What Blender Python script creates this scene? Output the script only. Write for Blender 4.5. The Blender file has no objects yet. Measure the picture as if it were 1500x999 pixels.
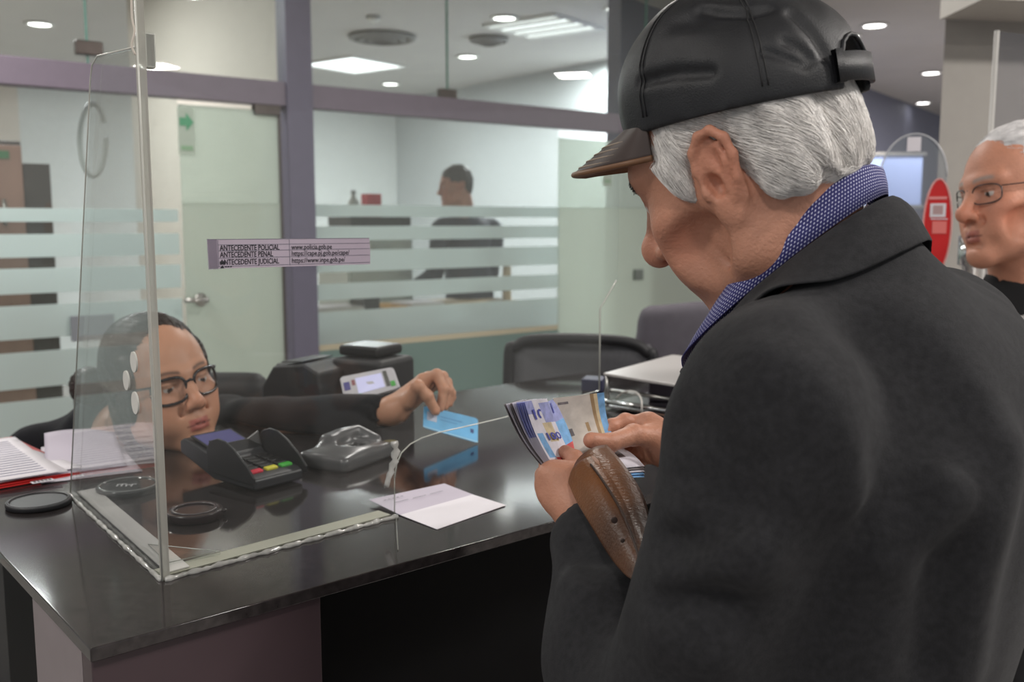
import bpy, bmesh, math, random
import numpy as np
from mathutils import Vector, Matrix, Euler
PI = math.pi
random.seed(7); RNG = np.random.default_rng(7)
SC = bpy.context.scene
COL = SC.collection
# ------------------------------------------------------------------ camera model (1500x999 frame)
FPX = 1400.0; PITCH = math.radians(7.1); CAMZ = 1.45
_c, _s = math.cos(PITCH), math.sin(PITCH)
def ray(px, py):
    a = (px-750)/FPX; b = -(py-499.5)/FPX
    return Vector((a, _c+b*_s, -_s+b*_c))
def W(px, py, Y):
    d = ray(px, py); t = Y/d.y
    return Vector((d.x*t, d.y*t, CAMZ+d.z*t))
def G(px, py, z):
    d = ray(px, py); t = (z-CAMZ)/d.z
    return Vector((d.x*t, d.y*t, z))
def planehit(px, py, P, n):
    d = ray(px, py); t = (P-Vector((0, 0, CAMZ))).dot(n)/d.dot(n)
    return Vector((0, 0, CAMZ))+d*t
# ------------------------------------------------------------------ objects
def link(o, parent=None):
    COL.objects.link(o)
    if parent is not None: o.parent = parent
    return o
def tag(o, label, cat, group=None):
    o['label'] = label; o['category'] = cat
    if group: o['group'] = group
    return o
def struct(o):
    o['kind'] = 'structure'; return o
def empty(name, loc=(0, 0, 0), label=None, cat=None, group=None):
    o = bpy.data.objects.new(name, None); o.empty_display_size = .05
    COL.objects.link(o); o.location = loc
    if label: tag(o, label, cat, group)
    return o
def wmat(o):
    m = o.matrix_basis.copy()
    return wmat(o.parent) @ o.matrix_parent_inverse @ m if o.parent else m
def mesh_obj(name, V, F, mat, parent=None, smooth=False, cols=None, mats=None, fmat=None, world=False):
    me = bpy.data.meshes.new(name)
    V = np.asarray(V, dtype=np.float32)
    me.from_pydata(V.tolist() if len(V) < 20000 else V, [], F if isinstance(F, list) else F.tolist())
    for m in (mats or [mat]): me.materials.append(m)
    if fmat is not None: me.polygons.foreach_set('material_index', np.asarray(fmat, dtype=np.int32))
    if smooth: me.polygons.foreach_set('use_smooth', np.ones(len(me.polygons), dtype=bool))
    if cols is not None:
        at = me.color_attributes.new('Col', 'FLOAT_COLOR', 'POINT')
        c4 = np.ones((len(V), 4), dtype=np.float32); c4[:, :3] = cols
        at.data.foreach_set('color', c4.ravel())
    me.validate(); me.update()
    o = bpy.data.objects.new(name, me)
    link(o, parent)
    if parent is not None and not world:
        pass
    if parent is not None and world:      # vertices are in world space: undo the (translation/rotation) of the parent
        o.matrix_parent_inverse = wmat(parent).inverted()
    return o
def bevel(o, w, seg=2, ang=35):
    m = o.modifiers.new('bev', 'BEVEL'); m.width = w; m.segments = seg; m.limit_method = 'ANGLE'; m.angle_limit = math.radians(ang)
    for p in o.data.polygons: p.use_smooth = True
    try: m.harden_normals = True
    except Exception: pass
    return o
def solid(o, t, off=0):
    m = o.modifiers.new('sol', 'SOLIDIFY'); m.thickness = t; m.offset = off; return o
def subsurf(o, n=2):
    m = o.modifiers.new('sub', 'SUBSURF'); m.levels = n; m.render_levels = n
    for p in o.data.polygons: p.use_smooth = True
    return o
class MB:
    def __init__(s): s.V = []; s.F = []; s.M = []
    def add(s, V, F, m=0):
        b = len(s.V); s.V += [tuple(v) for v in V]; s.F += [[b+i for i in f] for f in F]; s.M += [m]*len(F); return s
    def hexa(s, P, m=0):      # 8 points: bottom 4 ccw, top 4 ccw
        return s.add(P, [[3, 2, 1, 0], [4, 5, 6, 7], [0, 1, 5, 4], [1, 2, 6, 5], [2, 3, 7, 6], [3, 0, 4, 7]], m)
    def box(s, o, ax, ay, az, m=0):   # origin corner + three edge vectors
        o, ax, ay, az = map(Vector, (o, ax, ay, az))
        if ax.cross(ay).dot(az) < 0: ax, ay = ay, ax
        return s.hexa([o, o+ax, o+ax+ay, o+ay, o+az, o+ax+az, o+ax+ay+az, o+ay+az], m)
    def cbox(s, c, d, R=None, m=0):
        c = Vector(c); R = R or Matrix.Identity(3)
        x, y, z = [R @ v for v in (Vector((d[0], 0, 0)), Vector((0, d[1], 0)), Vector((0, 0, d[2])))]
        return s.box(c-(x+y+z)/2, x, y, z, m)
    def quad(s, a, b, c, d, m=0): return s.add([a, b, c, d], [[0, 1, 2, 3]], m)
    def prism(s, poly, n, m=0):       # planar loop + extrusion vector
        n = Vector(n); k = len(poly); P = [Vector(p) for p in poly]
        nn = Vector((0, 0, 0))
        for i in range(k): nn += (P[i]-P[0]).cross(P[(i+1) % k]-P[0])
        if nn.dot(n) < 0: P.reverse()
        V = P+[p+n for p in P]
        F = [list(range(k))[::-1], [k+i for i in range(k)]]+[[i, (i+1) % k, k+(i+1) % k, k+i] for i in range(k)]
        return s.add(V, F, m)
    def tube(s, pts, r, n=10, m=0, caps=True):
        P = [Vector(p) for p in pts]; N = len(P)
        R = r if hasattr(r, '__len__') else [r]*N
        V = []; up = None
        for i in range(N):
            t = (P[min(i+1, N-1)]-P[max(i-1, 0)]).normalized()
            if up is None:
                up = Vector((0, 0, 1)) if abs(t.z) < .9 else Vector((1, 0, 0))
            a = (up-t*up.dot(t)).normalized(); up = a; b = t.cross(a)
            for j in range(n):
                w = 2*PI*j/n; V.append(P[i]+(a*math.cos(w)+b*math.sin(w))*R[i])
        F = []
        for i in range(N-1):
            for j in range(n):
                F.append([i*n+j, i*n+(j+1) % n, (i+1)*n+(j+1) % n, (i+1)*n+j])
        if caps: F += [list(range(n))[::-1], [(N-1)*n+j for j in range(n)]]
        return s.add(V, F, m)
    def lathe(s, prof, o=(0, 0, 0), n=32, R=None, m=0, closed=False):   # prof: (r,z)
        o = Vector(o); R = R or Matrix.Identity(3); V = []; N = len(prof)
        for r, z in prof:
            for j in range(n):
                w = 2*PI*j/n; V.append(o+R @ Vector((r*math.cos(w), r*math.sin(w), z)))
        F = []
        for i in range(N if closed else N-1):
            k = (i+1) % N
            for j in range(n): F.append([i*n+j, i*n+(j+1) % n, k*n+(j+1) % n, k*n+j])
        if not closed:
            F += [list(range(n))[::-1], [(N-1)*n+j for j in range(n)]]
        return s.add(V, F, m)
    def grid(s, P, m=0):              # P[i][j] points -> sheet
        a, b = len(P), len(P[0]); V = [p for row in P for p in row]
        return s.add(V, [[i*b+j, i*b+j+1, (i+1)*b+j+1, (i+1)*b+j] for i in range(a-1) for j in range(b-1)], m)
    def build(s, name, mat, parent=None, smooth=False, mats=None):
        o = mesh_obj(name, s.V, s.F, mat, parent, smooth, mats=mats, fmat=s.M if mats else None, world=True)
        return o
def fix_normals(o):
    bm = bmesh.new(); bm.from_mesh(o.data); bmesh.ops.recalc_face_normals(bm, faces=bm.faces); bm.to_mesh(o.data); bm.free(); return o
def bez(pts, n=24):                   # Catmull-Rom through points
    P = [Vector(p) for p in pts]; out = []
    P = [P[0]*2-P[1]]+P+[P[-1]*2-P[-2]]
    m = len(P)-3; per = max(2, n//m)
    for i in range(m):
        a, b, c, d = P[i:i+4]
        for k in range(per):
            t = k/per
            out.append(.5*((2*b)+(c-a)*t+(2*a-5*b+4*c-d)*t*t+(3*b-a-3*c+d)*t**3))
    out.append(P[-2]); return out
_txt = {}
def text_geo(body, size=1.0, align='LEFT', bold=0.0):
    cu = bpy.data.curves.new('lettering_source', 'FONT'); cu.body = body; cu.size = size; cu.align_x = align; cu.align_y = 'CENTER'
    cu.resolution_u = 2; cu.offset = bold*size; cu.fill_mode = 'FRONT'
    o = bpy.data.objects.new('lettering_source', cu); COL.objects.link(o)
    bpy.context.view_layer.update()
    dg = bpy.context.evaluated_depsgraph_get()
    me = o.evaluated_get(dg).to_mesh()
    V = [v.co.copy() for v in me.vertices]; F = [list(p.vertices) for p in me.polygons]
    bpy.data.objects.remove(o); bpy.data.curves.remove(cu)
    return V, F
def text_on(mb, body, o, ex, ey, size, m=0, align='LEFT', width=None, bold=0.0, lift=None):
    """letters on the plane o + x*ex + y*ey (ex, ey unit vectors); width squeezes the line to a given length"""
    V, F = text_geo(body, size, align, bold)
    if not V: return
    k = 1.0
    if width:
        w = max(v.x for v in V)-min(v.x for v in V); k = width/w
    o, ex, ey = Vector(o), Vector(ex), Vector(ey)
    if lift: o = o+ex.cross(ey).normalized()*lift
    mb.add([o+ex*(v.x*k)+ey*v.y for v in V], F, m)
# ------------------------------------------------------------------ materials
def lin(c):
    return tuple((x/12.92 if x <= .04045 else ((x+.055)/1.055)**2.4) for x in c)
def rgb(r, g, b): return lin((r/255., g/255., b/255.))
class NT:
    def __init__(s, name):
        s.m = bpy.data.materials.new(name); s.m.use_nodes = True; s.t = s.m.node_tree; s.t.nodes.clear()
        s.out = s.n('ShaderNodeOutputMaterial')
    def n(s, typ, **kw):
        nd = s.t.nodes.new(typ)
        for k, v in kw.items():
            if k.startswith('i_'):
                nd.inputs[k[2:].replace('_', ' ')].default_value = v
            else: setattr(nd, k, v)
        return nd
    def l(s, a, b): s.t.links.new(a, b)
def P(name, col, rough=.5, metal=0., spec=.5, var=0., vscale=20., bump=0., bscale=200., col2=None, coat=0., sheen=0., emit=None, estr=0., attr=False, stretch=None, sss=0., alpha=None):
    t = NT(name); b = t.n('ShaderNodeBsdfPrincipled')
    b.inputs['Roughness'].default_value = rough; b.inputs['Metallic'].default_value = metal
    b.inputs['Specular IOR Level'].default_value = spec
    b.inputs['Coat Weight'].default_value = coat; b.inputs['Sheen Weight'].default_value = sheen
    if coat: b.inputs['Coat Roughness'].default_value = .05
    if sss:
        b.inputs['Subsurface Weight'].default_value = sss; b.inputs['Subsurface Radius'].default_value = (.012, .005, .003); b.inputs['Subsurface Scale'].default_value = .5
    c4 = (*col, 1)
    tc = t.n('ShaderNodeTexCoord'); src = tc.outputs['Object']
    if stretch:
        mp = t.n('ShaderNodeMapping'); mp.inputs['Scale'].default_value = stretch; t.l(src, mp.inputs['Vector']); src = mp.outputs['Vector']
    base = None
    if attr:
        at = t.n('ShaderNodeVertexColor', layer_name='Col'); base = at.outputs['Color']
    nz = t.n('ShaderNodeTexNoise'); nz.inputs['Scale'].default_value = vscale; nz.inputs['Detail'].default_value = 5; t.l(src, nz.inputs['Vector'])
    mx = t.n('ShaderNodeMix', data_type='RGBA')
    lo = tuple(x*(1-var) for x in col) if col2 is None else col
    hi = tuple(min(1, x*(1+var)) for x in col) if col2 is None else col2
    if attr:
        mx.blend_type = 'MULTIPLY'; mx.inputs[0].default_value = 1
        rp = t.n('ShaderNodeMapRange'); rp.inputs[3].default_value = 1-var; rp.inputs[4].default_value = 1+var; t.l(nz.outputs['Fac'], rp.inputs[0])
        t.l(base, mx.inputs[6]); t.l(rp.outputs[0], mx.inputs[7])
    else:
        rp = t.n('ShaderNodeMapRange'); rp.inputs[1].default_value = .3; rp.inputs[2].default_value = .7; t.l(nz.outputs['Fac'], rp.inputs[0])
        t.l(rp.outputs[0], mx.inputs[0]); mx.inputs[6].default_value = (*lo, 1); mx.inputs[7].default_value = (*hi, 1)
    t.l(mx.outputs[2], b.inputs['Base Color'])
    if bump:
        n2 = t.n('ShaderNodeTexNoise'); n2.inputs['Scale'].default_value = bscale; n2.inputs['Detail'].default_value = 3; t.l(src, n2.inputs['Vector'])
        bp = t.n('ShaderNodeBump'); bp.inputs['Strength'].default_value = bump; bp.inputs['Distance'].default_value = .002; t.l(n2.outputs['Fac'], bp.inputs['Height']); t.l(bp.outputs[0], b.inputs['Normal'])
    if emit:
        b.inputs['Emission Color'].default_value = (*emit, 1); b.inputs['Emission Strength'].default_value = estr
    t.l(b.outputs[0], t.out.inputs[0]); t.b = b
    t.m['nt'] = 1
    return t.m
def glass(name, tint=(.93, .96, .95), refl=1.0, haze=0.0, hazecol=(.8, .8, .8), rough=0.01, base=.04):
    """thin clear sheet: straight-through transparency, Schlick mirror, optional diffuse haze, on clear sheets imitating reflected light"""
    t = NT(name); g = t.n('ShaderNodeNewGeometry')
    d = t.n('ShaderNodeVectorMath', operation='DOT_PRODUCT'); t.l(g.outputs['Incoming'], d.inputs[0]); t.l(g.outputs['Normal'], d.inputs[1])
    ab = t.n('ShaderNodeMath', operation='ABSOLUTE'); t.l(d.outputs['Value'], ab.inputs[0])
    om = t.n('ShaderNodeMath', operation='SUBTRACT'); om.inputs[0].default_value = 1; t.l(ab.outputs[0], om.inputs[1])
    pw = t.n('ShaderNodeMath', operation='POWER'); t.l(om.outputs[0], pw.inputs[0]); pw.inputs[1].default_value = 5
    ml = t.n('ShaderNodeMath', operation='MULTIPLY_ADD'); t.l(pw.outputs[0], ml.inputs[0]); ml.inputs[1].default_value = .9*refl; ml.inputs[2].default_value = base*refl
    tr = t.n('ShaderNodeBsdfTransparent'); tr.inputs[0].default_value = (*tint, 1)
    gl = t.n('ShaderNodeBsdfGlossy'); gl.inputs['Roughness'].default_value = rough
    m1 = t.n('ShaderNodeMixShader'); t.l(ml.outputs[0], m1.inputs[0]); t.l(tr.outputs[0], m1.inputs[1]); t.l(gl.outputs[0], m1.inputs[2])
    o = m1.outputs[0]
    if haze:
        df = t.n('ShaderNodeBsdfDiffuse'); df.inputs[0].default_value = (*hazecol, 1)
        m2 = t.n('ShaderNodeMixShader'); m2.inputs[0].default_value = haze; t.l(o, m2.inputs[1]); t.l(df.outputs[0], m2.inputs[2]); o = m2.outputs[0]
    t.l(o, t.out.inputs[0]); return t.m
def frosted(name, col, clear=.15, transl=.6):
    t = NT(name)
    df = t.n('ShaderNodeBsdfDiffuse'); df.inputs[0].default_value = (*col, 1)
    tl = t.n('ShaderNodeBsdfTranslucent'); tl.inputs[0].default_value = (*col, 1)
    tr = t.n('ShaderNodeBsdfTransparent'); tr.inputs[0].default_value = (*[min(1, c*1.1) for c in col], 1)
    m1 = t.n('ShaderNodeMixShader'); m1.inputs[0].default_value = transl; t.l(df.outputs[0], m1.inputs[1]); t.l(tl.outputs[0], m1.inputs[2])
    m2 = t.n('ShaderNodeMixShader'); m2.inputs[0].default_value = clear; t.l(m1.outputs[0], m2.inputs[1]); t.l(tr.outputs[0], m2.inputs[2])
    t.l(m2.outputs[0], t.out.inputs[0]); return t.m
def emitter(name, col, s):
    t = NT(name); e = t.n('ShaderNodeEmission'); e.inputs[0].default_value = (*col, 1); e.inputs[1].default_value = s
    t.l(e.outputs[0], t.out.inputs[0]); return t.m
# ------------------------------------------------------------------ signed distance fields -> mesh
class Field:
    def __init__(s, lo, hi, h):
        s.h = h; s.o = np.array(lo, dtype=np.float64); n = np.ceil((np.array(hi)-s.o)/h).astype(int)+1; s.n = n
        s.ax = [(s.o[i]+h*np.arange(n[i])).astype(np.float32) for i in range(3)]
        s.d = np.full(n, .2, dtype=np.float32)
    def op(s, fn, lo, hi, k=0., mode='u'):
        mg = (k if k else 0)+3*s.h
        sl = []; A = []
        for i in range(3):
            a = int(max(0, math.floor((lo[i]-mg-s.o[i])/s.h))); b = int(min(s.n[i], math.ceil((hi[i]+mg-s.o[i])/s.h)+1))
            if b <= a: return s
            sl.append(slice(a, b)); A.append(s.ax[i][a:b])
        X, Y, Z = A[0][:, None, None], A[1][None, :, None], A[2][None, None, :]
        e = fn(X, Y, Z); sl = tuple(sl); c = s.d[sl]
        if mode == 'u':
            if k > 0:
                q = np.maximum(k-np.abs(c-e), 0)/k; s.d[sl] = np.minimum(c, e)-q*q*k*.25
            else: s.d[sl] = np.minimum(c, e)
        elif mode == 's':
            e = -e
            if k > 0:
                q = np.maximum(k-np.abs(c-e), 0)/k; s.d[sl] = np.maximum(c, e)+q*q*k*.25
            else: s.d[sl] = np.maximum(c, e)
        elif mode == 'add':
            s.d[sl] = c+e
        return s
    def cone(s, a, b, ra, rb=None, k=.01, mode='u'):
        rb = ra if rb is None else rb
        a = np.array(a, dtype=np.float32); b = np.array(b, dtype=np.float32); ba = b-a; L = max(1e-12, float(ba @ ba))
        def f(X, Y, Z):
            px, py, pz = X-a[0], Y-a[1], Z-a[2]
            t = np.clip((px*ba[0]+py*ba[1]+pz*ba[2])/L, 0, 1)
            return np.sqrt((px-t*ba[0])**2+(py-t*ba[1])**2+(pz-t*ba[2])**2)-(ra+(rb-ra)*t)
        r = max(ra, rb)
        return s.op(f, np.minimum(a, b)-r, np.maximum(a, b)+r, k, mode)
    def chain(s, pts, rr, k=.008, mode='u'):
        for i in range(len(pts)-1): s.cone(pts[i], pts[i+1], rr[i], rr[i+1], k if i else k, mode)
        return s
    def path(s, pts, r, k=.01, mode='u'):   # one polyline as a single shape
        Q = np.array([tuple(p) for p in pts], dtype=np.float32); R_ = r if hasattr(r, '__len__') else [r]*len(Q)
        def f(X, Y, Z):
            out = None
            for i in range(len(Q)-1):
                a, ba = Q[i], Q[i+1]-Q[i]; L = max(1e-12, float(ba @ ba)); px, py, pz = X-a[0], Y-a[1], Z-a[2]
                t = np.clip((px*ba[0]+py*ba[1]+pz*ba[2])/L, 0, 1)
                e = np.sqrt((px-t*ba[0])**2+(py-t*ba[1])**2+(pz-t*ba[2])**2)-(R_[i]+(R_[i+1]-R_[i])*t)
                out = e if out is None else np.minimum(out, e)
            return out
        return s.op(f, Q.min(0)-max(R_), Q.max(0)+max(R_), k, mode)
    def ball(s, c, r, k=.01, mode='u'):
        c = np.array(c, dtype=np.float32)
        return s.op(lambda X, Y, Z: np.sqrt((X-c[0])**2+(Y-c[1])**2+(Z-c[2])**2)-r, c-r, c+r, k, mode)
    def ell(s, c, r, R=None, k=.01, mode='u'):
        c = np.array(c, dtype=np.float32); r = np.array(r, dtype=np.float32)
        M = np.eye(3) if R is None else np.array(R)     # columns = axes
        def f(X, Y, Z):
            x, y, z = X-c[0], Y-c[1], Z-c[2]
            q = [x*M[0, i]+y*M[1, i]+z*M[2, i] for i in range(3)]
            k0 = np.sqrt(sum((q[i]/r[i])**2 for i in range(3))); k1 = np.sqrt(sum((q[i]/(r[i]**2))**2 for i in range(3)))
            return k0*(k0-1)/np.maximum(k1, 1e-6)
        e = np.sqrt(((M*r)**2).sum(1))
        return s.op(f, c-e, c+e, k, mode)
    def box(s, c, hs, rd=.003, R=None, k=.005, mode='u'):
        c = np.array(c, dtype=np.float32); M = np.eye(3) if R is None else np.array(R)
        def f(X, Y, Z):
            x, y, z = X-c[0], Y-c[1], Z-c[2]
            q = [np.abs(x*M[0, i]+y*M[1, i]+z*M[2, i])-(hs[i]-rd) for i in range(3)]
            return np.sqrt(sum(np.maximum(v, 0)**2 for v in q))+np.minimum(np.maximum(np.maximum(q[0], q[1]), q[2]), 0)-rd
        e = (np.abs(M)*np.array(hs)).sum(1)
        return s.op(f, c-e, c+e, k, mode)
    def half(s, p, n, k=0.):           # cut away the side n points to
        p = np.array(p, dtype=np.float32); n = np.array(n, dtype=np.float32); n = n/np.linalg.norm(n)
        X, Y, Z = s.ax[0][:, None, None], s.ax[1][None, :, None], s.ax[2][None, None, :]
        e = (X-p[0])*n[0]+(Y-p[1])*n[1]+(Z-p[2])*n[2]
        if k > 0:
            q = np.maximum(k-np.abs(s.d-e), 0)/k; s.d = np.maximum(s.d, e)+q*q*k*.25
        else: s.d = np.maximum(s.d, e)
        return s
    def noise(s, amp, freq, seed=0, oct=3, aniso=(1, 1, 1)):
        rg = np.random.default_rng(seed); X, Y, Z = s.ax[0][:, None, None], s.ax[1][None, :, None], s.ax[2][None, None, :]
        e = np.zeros(s.d.shape, dtype=np.float32); a = amp
        for o in range(oct):
            for q in range(3):
                w = rg.normal(size=3); w = w/np.linalg.norm(w)*freq*(2**o)*np.array(aniso); ph = rg.uniform(0, 6.28)
                e += (a/1.7)*np.sin(X*w[0]+Y*w[1]+Z*w[2]+ph)
            a *= .5
        s.d += e; return s
    def mesh(s, smooth=1):
        V, F = surface_nets(s.d, s.o, s.h)
        for _ in range(smooth): V = laplace(V, F)
        return V, F
def surface_nets(d, o, h):
    d = np.pad(d, 1, constant_values=.2); o = np.asarray(o)-h
    s = d < 0; n = s.astype(np.int8)
    c = n[:-1, :-1, :-1]+n[1:, :-1, :-1]+n[:-1, 1:, :-1]+n[:-1, :-1, 1:]+n[1:, 1:, :-1]+n[1:, :-1, 1:]+n[:-1, 1:, 1:]+n[1:, 1:, 1:]
    mk = (c > 0) & (c < 8); cells = np.argwhere(mk); idx = np.full(mk.shape, -1, dtype=np.int64); idx[mk] = np.arange(len(cells))
    off = np.array([[i, j, k] for i in (0, 1) for j in (0, 1) for k in (0, 1)])
    vals = [d[cells[:, 0]+q[0], cells[:, 1]+q[1], cells[:, 2]+q[2]] for q in off]
    acc = np.zeros((len(cells), 3)); cnt = np.zeros(len(cells))
    for a in range(8):
        for b in range(a+1, 8):
            if np.abs(off[a]-off[b]).sum() != 1: continue
            va, vb = vals[a], vals[b]; cr = (va < 0) != (vb < 0)
            t = np.where(cr, va/np.where(va == vb, 1, va-vb), 0)
            acc += np.where(cr[:, None], off[a]+t[:, None]*(off[b]-off[a]), 0); cnt += cr
    V = (cells+acc/cnt[:, None])*h+o
    Fs = []
    for ax in range(3):
        b, cx = (ax+1) % 3, (ax+2) % 3
        s0 = np.take(s, np.arange(s.shape[ax]-1), ax); s1 = np.take(s, np.arange(1, s.shape[ax]), ax)
        for sign in (0, 1):
            e = np.argwhere((s0 & ~s1) if sign == 0 else (~s0 & s1))
            e = e[(e[:, b] > 0) & (e[:, cx] > 0) & (e[:, b] < s.shape[b]-1) & (e[:, cx] < s.shape[cx]-1)]
            def at(db, dc):
                q = e.copy(); q[:, b] += db; q[:, cx] += dc; return idx[q[:, 0], q[:, 1], q[:, 2]]
            quad = np.stack([at(-1, -1), at(0, -1), at(0, 0), at(-1, 0)], 1)
            if sign == 1: quad = quad[:, ::-1]
            Fs.append(quad)
    return V.astype(np.float32), np.concatenate(Fs)
def laplace(V, F, w=.5):
    acc = np.zeros_like(V); cnt = np.zeros(len(V), dtype=np.float32)
    for a, b in ((0, 1), (1, 2), (2, 3), (3, 0)):
        np.add.at(acc, F[:, a], V[F[:, b]]); np.add.at(cnt, F[:, a], 1)
    return V*(1-w)+w*acc/np.maximum(cnt, 1)[:, None]
def xform(V, M):
    M = np.array(M); return (np.asarray(V, dtype=np.float64) @ M[:3, :3].T+M[:3, 3]).astype(np.float32)
def frame(o, y, z):
    """4x4 with +Y along y, +Z as near z as possible, origin o"""
    y = Vector(y).normalized(); z = Vector(z); x = y.cross(z).normalized(); z = x.cross(y)
    M = Matrix.Identity(4)
    for i, v in enumerate((x, y, z)):
        for j in range(3): M[j][i] = v[j]
    for j in range(3): M[j][3] = o[j]
    return M
def smooth01(x): x = np.clip(x, 0, 1); return x*x*(3-2*x)
# ================================================================== materials
M = {}
M['wall_white'] = P('white wall paint', rgb(214, 218, 216), .7, var=.03)
M['wall_beige'] = P('warm white wall paint', rgb(216, 207, 196), .7, var=.03)
M['wall_blue'] = P('grey blue wall paint', rgb(118, 120, 138), .6, var=.05)
M['pillar'] = P('greige pillar paint', rgb(152, 148, 142), .65, var=.03)
M['ceiling'] = P('ceiling board', rgb(204, 202, 199), .8, var=.03, vscale=3)
M['floor'] = P('polished grey floor tile', rgb(150, 144, 140), .25, var=.1, vscale=4)
M['mauve'] = P('mauve grey powder coat', rgb(124, 114, 128), .45, var=.04)
M['post'] = P('slate purple powder coat', rgb(104, 100, 120), .45, var=.04)
M['pane'] = glass('partition glass', (.93, .955, .945), .9, haze=.05, hazecol=rgb(200, 205, 200))
M['frost'] = frosted('frosted film', rgb(224, 234, 233), .16, .55)
M['frost_door'] = frosted('frosted door film', rgb(214, 222, 214), .22, .5)
M['frost_top'] = frosted('pale door glass', rgb(222, 230, 224), .5, .5)
M['frost_low'] = frosted('frosted film lower', rgb(150, 176, 170), .12, .35)
M['edge'] = P('green glass edge', rgb(110, 150, 140), .15, var=.05)
M['clamp'] = P('dark bronze clamp', rgb(92, 84, 80), .35, metal=.6, var=.1)
M['steel'] = P('brushed steel', rgb(190, 188, 184), .3, metal=1, var=.08)
M['chrome'] = P('bright steel', rgb(220, 220, 220), .15, metal=1)
M['lamp'] = emitter('lamp diffuser', (1, .98, .95), 9)
M['lamp_cool'] = emitter('panel lamp diffuser', (.95, .98, 1), 3.2)
M['white_metal'] = P('white enamel', rgb(225, 225, 222), .4)
M['grille'] = P('air grille', rgb(120, 118, 116), .5, var=.1)
M['black'] = P('black plastic', rgb(26, 26, 28), .35, var=.15, vscale=60)
M['black_soft'] = P('matt black plastic', rgb(32, 32, 35), .55, var=.15, vscale=60, bump=.1)
M['paper'] = P('white paper', rgb(232, 228, 234), .75, var=.02)
M['ink'] = P('black print', rgb(30, 28, 36), .7)
M['inkgrey'] = P('grey print', rgb(120, 118, 130), .7)
M['red'] = P('red card', rgb(205, 42, 40), .5, var=.06)
# ================================================================== room shell
CT = 1.07                                   # counter top height
AZP = math.radians(52); PU = Vector((math.sin(AZP), math.cos(AZP), 0)); PV = Vector((-PU.y, PU.x, 0))
d = ray(433, 138); POST = Vector((0, 0, CAMZ))+d*((2.07-CAMZ)/d.z); POST.z = 0
UP = Vector((0, 0, 1))
def S(px, py):                              # pixel on the partition plane -> (s, z)
    p = planehit(px, py, POST, PV); q = p-POST
    return q.dot(PU), p.z
def PP(s, z, off=0): return POST+PU*s+PV*off+UP*z
CEIL = 2.95
fl = MB(); fl.quad((-9, -2.5, 0), (12, -2.5, 0), (12, 22, 0), (-9, 22, 0)); struct(fl.build('floor', M['floor']))
ce = MB(); ce.box((-9, -2.5, CEIL), (21, 0, 0), (0, 24.5, 0), (0, 0, .1)); struct(ce.build('ceiling', M['ceiling']))
# office behind the partition
OFF = 6.0
SL = -3.6
w = MB(); w.box(PP(-.05, 0, OFF), PU*(10.5+SL), PV*.1, UP*CEIL); struct(w.build('wall_back', M['wall_white']))
w = MB(); w.box(PP(SL-.5, 0, OFF), PU*(-SL+.45), PV*.1, UP*CEIL); struct(w.build('wall_rear', M['wall_beige']))
w = MB(); w.box(PP(-.05, 0, .09), PU*.1, PV*2.35, UP*CEIL); struct(w.build('wall_divider', M['wall_beige']))
w = MB(); w.box(PP(SL, 0, .0), PU*-.1, PV*6.2, UP*CEIL); struct(w.build('wall_left', M['wall_beige']))
w = MB(); w.box(PP(4.2, 0, .05), PU*.1, PV*6.0, UP*CEIL); struct(w.build('wall_right', P('grey white wall paint', rgb(190, 195, 196), .7, var=.03)))
# hall beyond, on the right
a, b = W(1150, 110, 9.0), W(1420, 220, 15.5); a.z = b.z = 0
hd = (b-a).normalized(); hn = Vector((-hd.y, hd.x, 0))
w = MB(); w.box(a-hd*3, hd*14, hn*.1, UP*CEIL); struct(w.build('wall_hall', M['wall_blue']))
# greige pillar with a header
pa = W(1376, 200, 3.3); pa.z = 0
w = MB(); w.box(pa, (1.6, .25, 0), (.40, .8, 0), UP*CEIL); struct(w.build('pillar', M['pillar']))
hz = W(1420, 19, 3.2).z
w = MB(); w.box((pa.x-.02, pa.y-.3, hz), (2.2, .35, 0), (0, .3, 0), UP*(CEIL-hz)); struct(w.build('beam', P('pale beam paint', rgb(186, 182, 176), .6, var=.02)))
# ------------------------------------------------------------------ partition: post, rail, panes
SP0, SP1 = S(419, 300)[0], S(456, 300)[0]
t = MB(); t.box(PP(SP0, 0, -.05), PU*(SP1-SP0), PV*.11, UP*CEIL); struct(bevel(t.build('trim_1', M['post']), .004))
ZB0, ZB1 = S(433, 158)[1], S(433, 123)[1]
SEND = S(1066, 300)[0]
t = MB(); t.box(PP(SL, ZB0, -.035), PU*(SP0-SL), PV*.08, UP*(ZB1-ZB0)); t.box(PP(SP1, ZB0, -.035), PU*(SEND-SP1), PV*.08, UP*(ZB1-ZB0))
struct(bevel(t.build('trim_2', M['mauve']), .004))
t = MB(); t.box(PP(SEND, 0, -.035), PU*.06, PV*.08, UP*CEIL); struct(t.build('trim_3', M['mauve']))
D0, D1 = S(266, 300)[0], S(411, 300)[0]     # left frosted door
R0, R1 = S(817, 300)[0], S(1040, 300)[0]    # right frosted door
def pane(name, s0, s1, z0, z1, mat=None, seams=(), off=0):
    m = MB(); m.box(PP(s0+.003, z0, off-.005), PU*(s1-s0-.006), PV*.01, UP*(z1-z0))
    o = struct(m.build(name, mat or M['pane'])); return o
w1 = pane('window_1', SL, D0, .02, ZB0); w2 = pane('window_2', SP1, R0, .02, ZB0)
SS1, SS2, SS3 = S(126, 30)[0], S(655, 60)[0], S(946, 60)[0]
w3 = pane('window_3', SL, SS1, ZB1, CEIL); w4 = pane('window_4', SS1, SP0, ZB1, CEIL)
w5 = pane('window_5', SP1, SS2, ZB1, CEIL); w6 = pane('window_6', SS2, SS3, ZB1, CEIL); w7 = pane('window_7', SS3, SEND, ZB1, CEIL)
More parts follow.
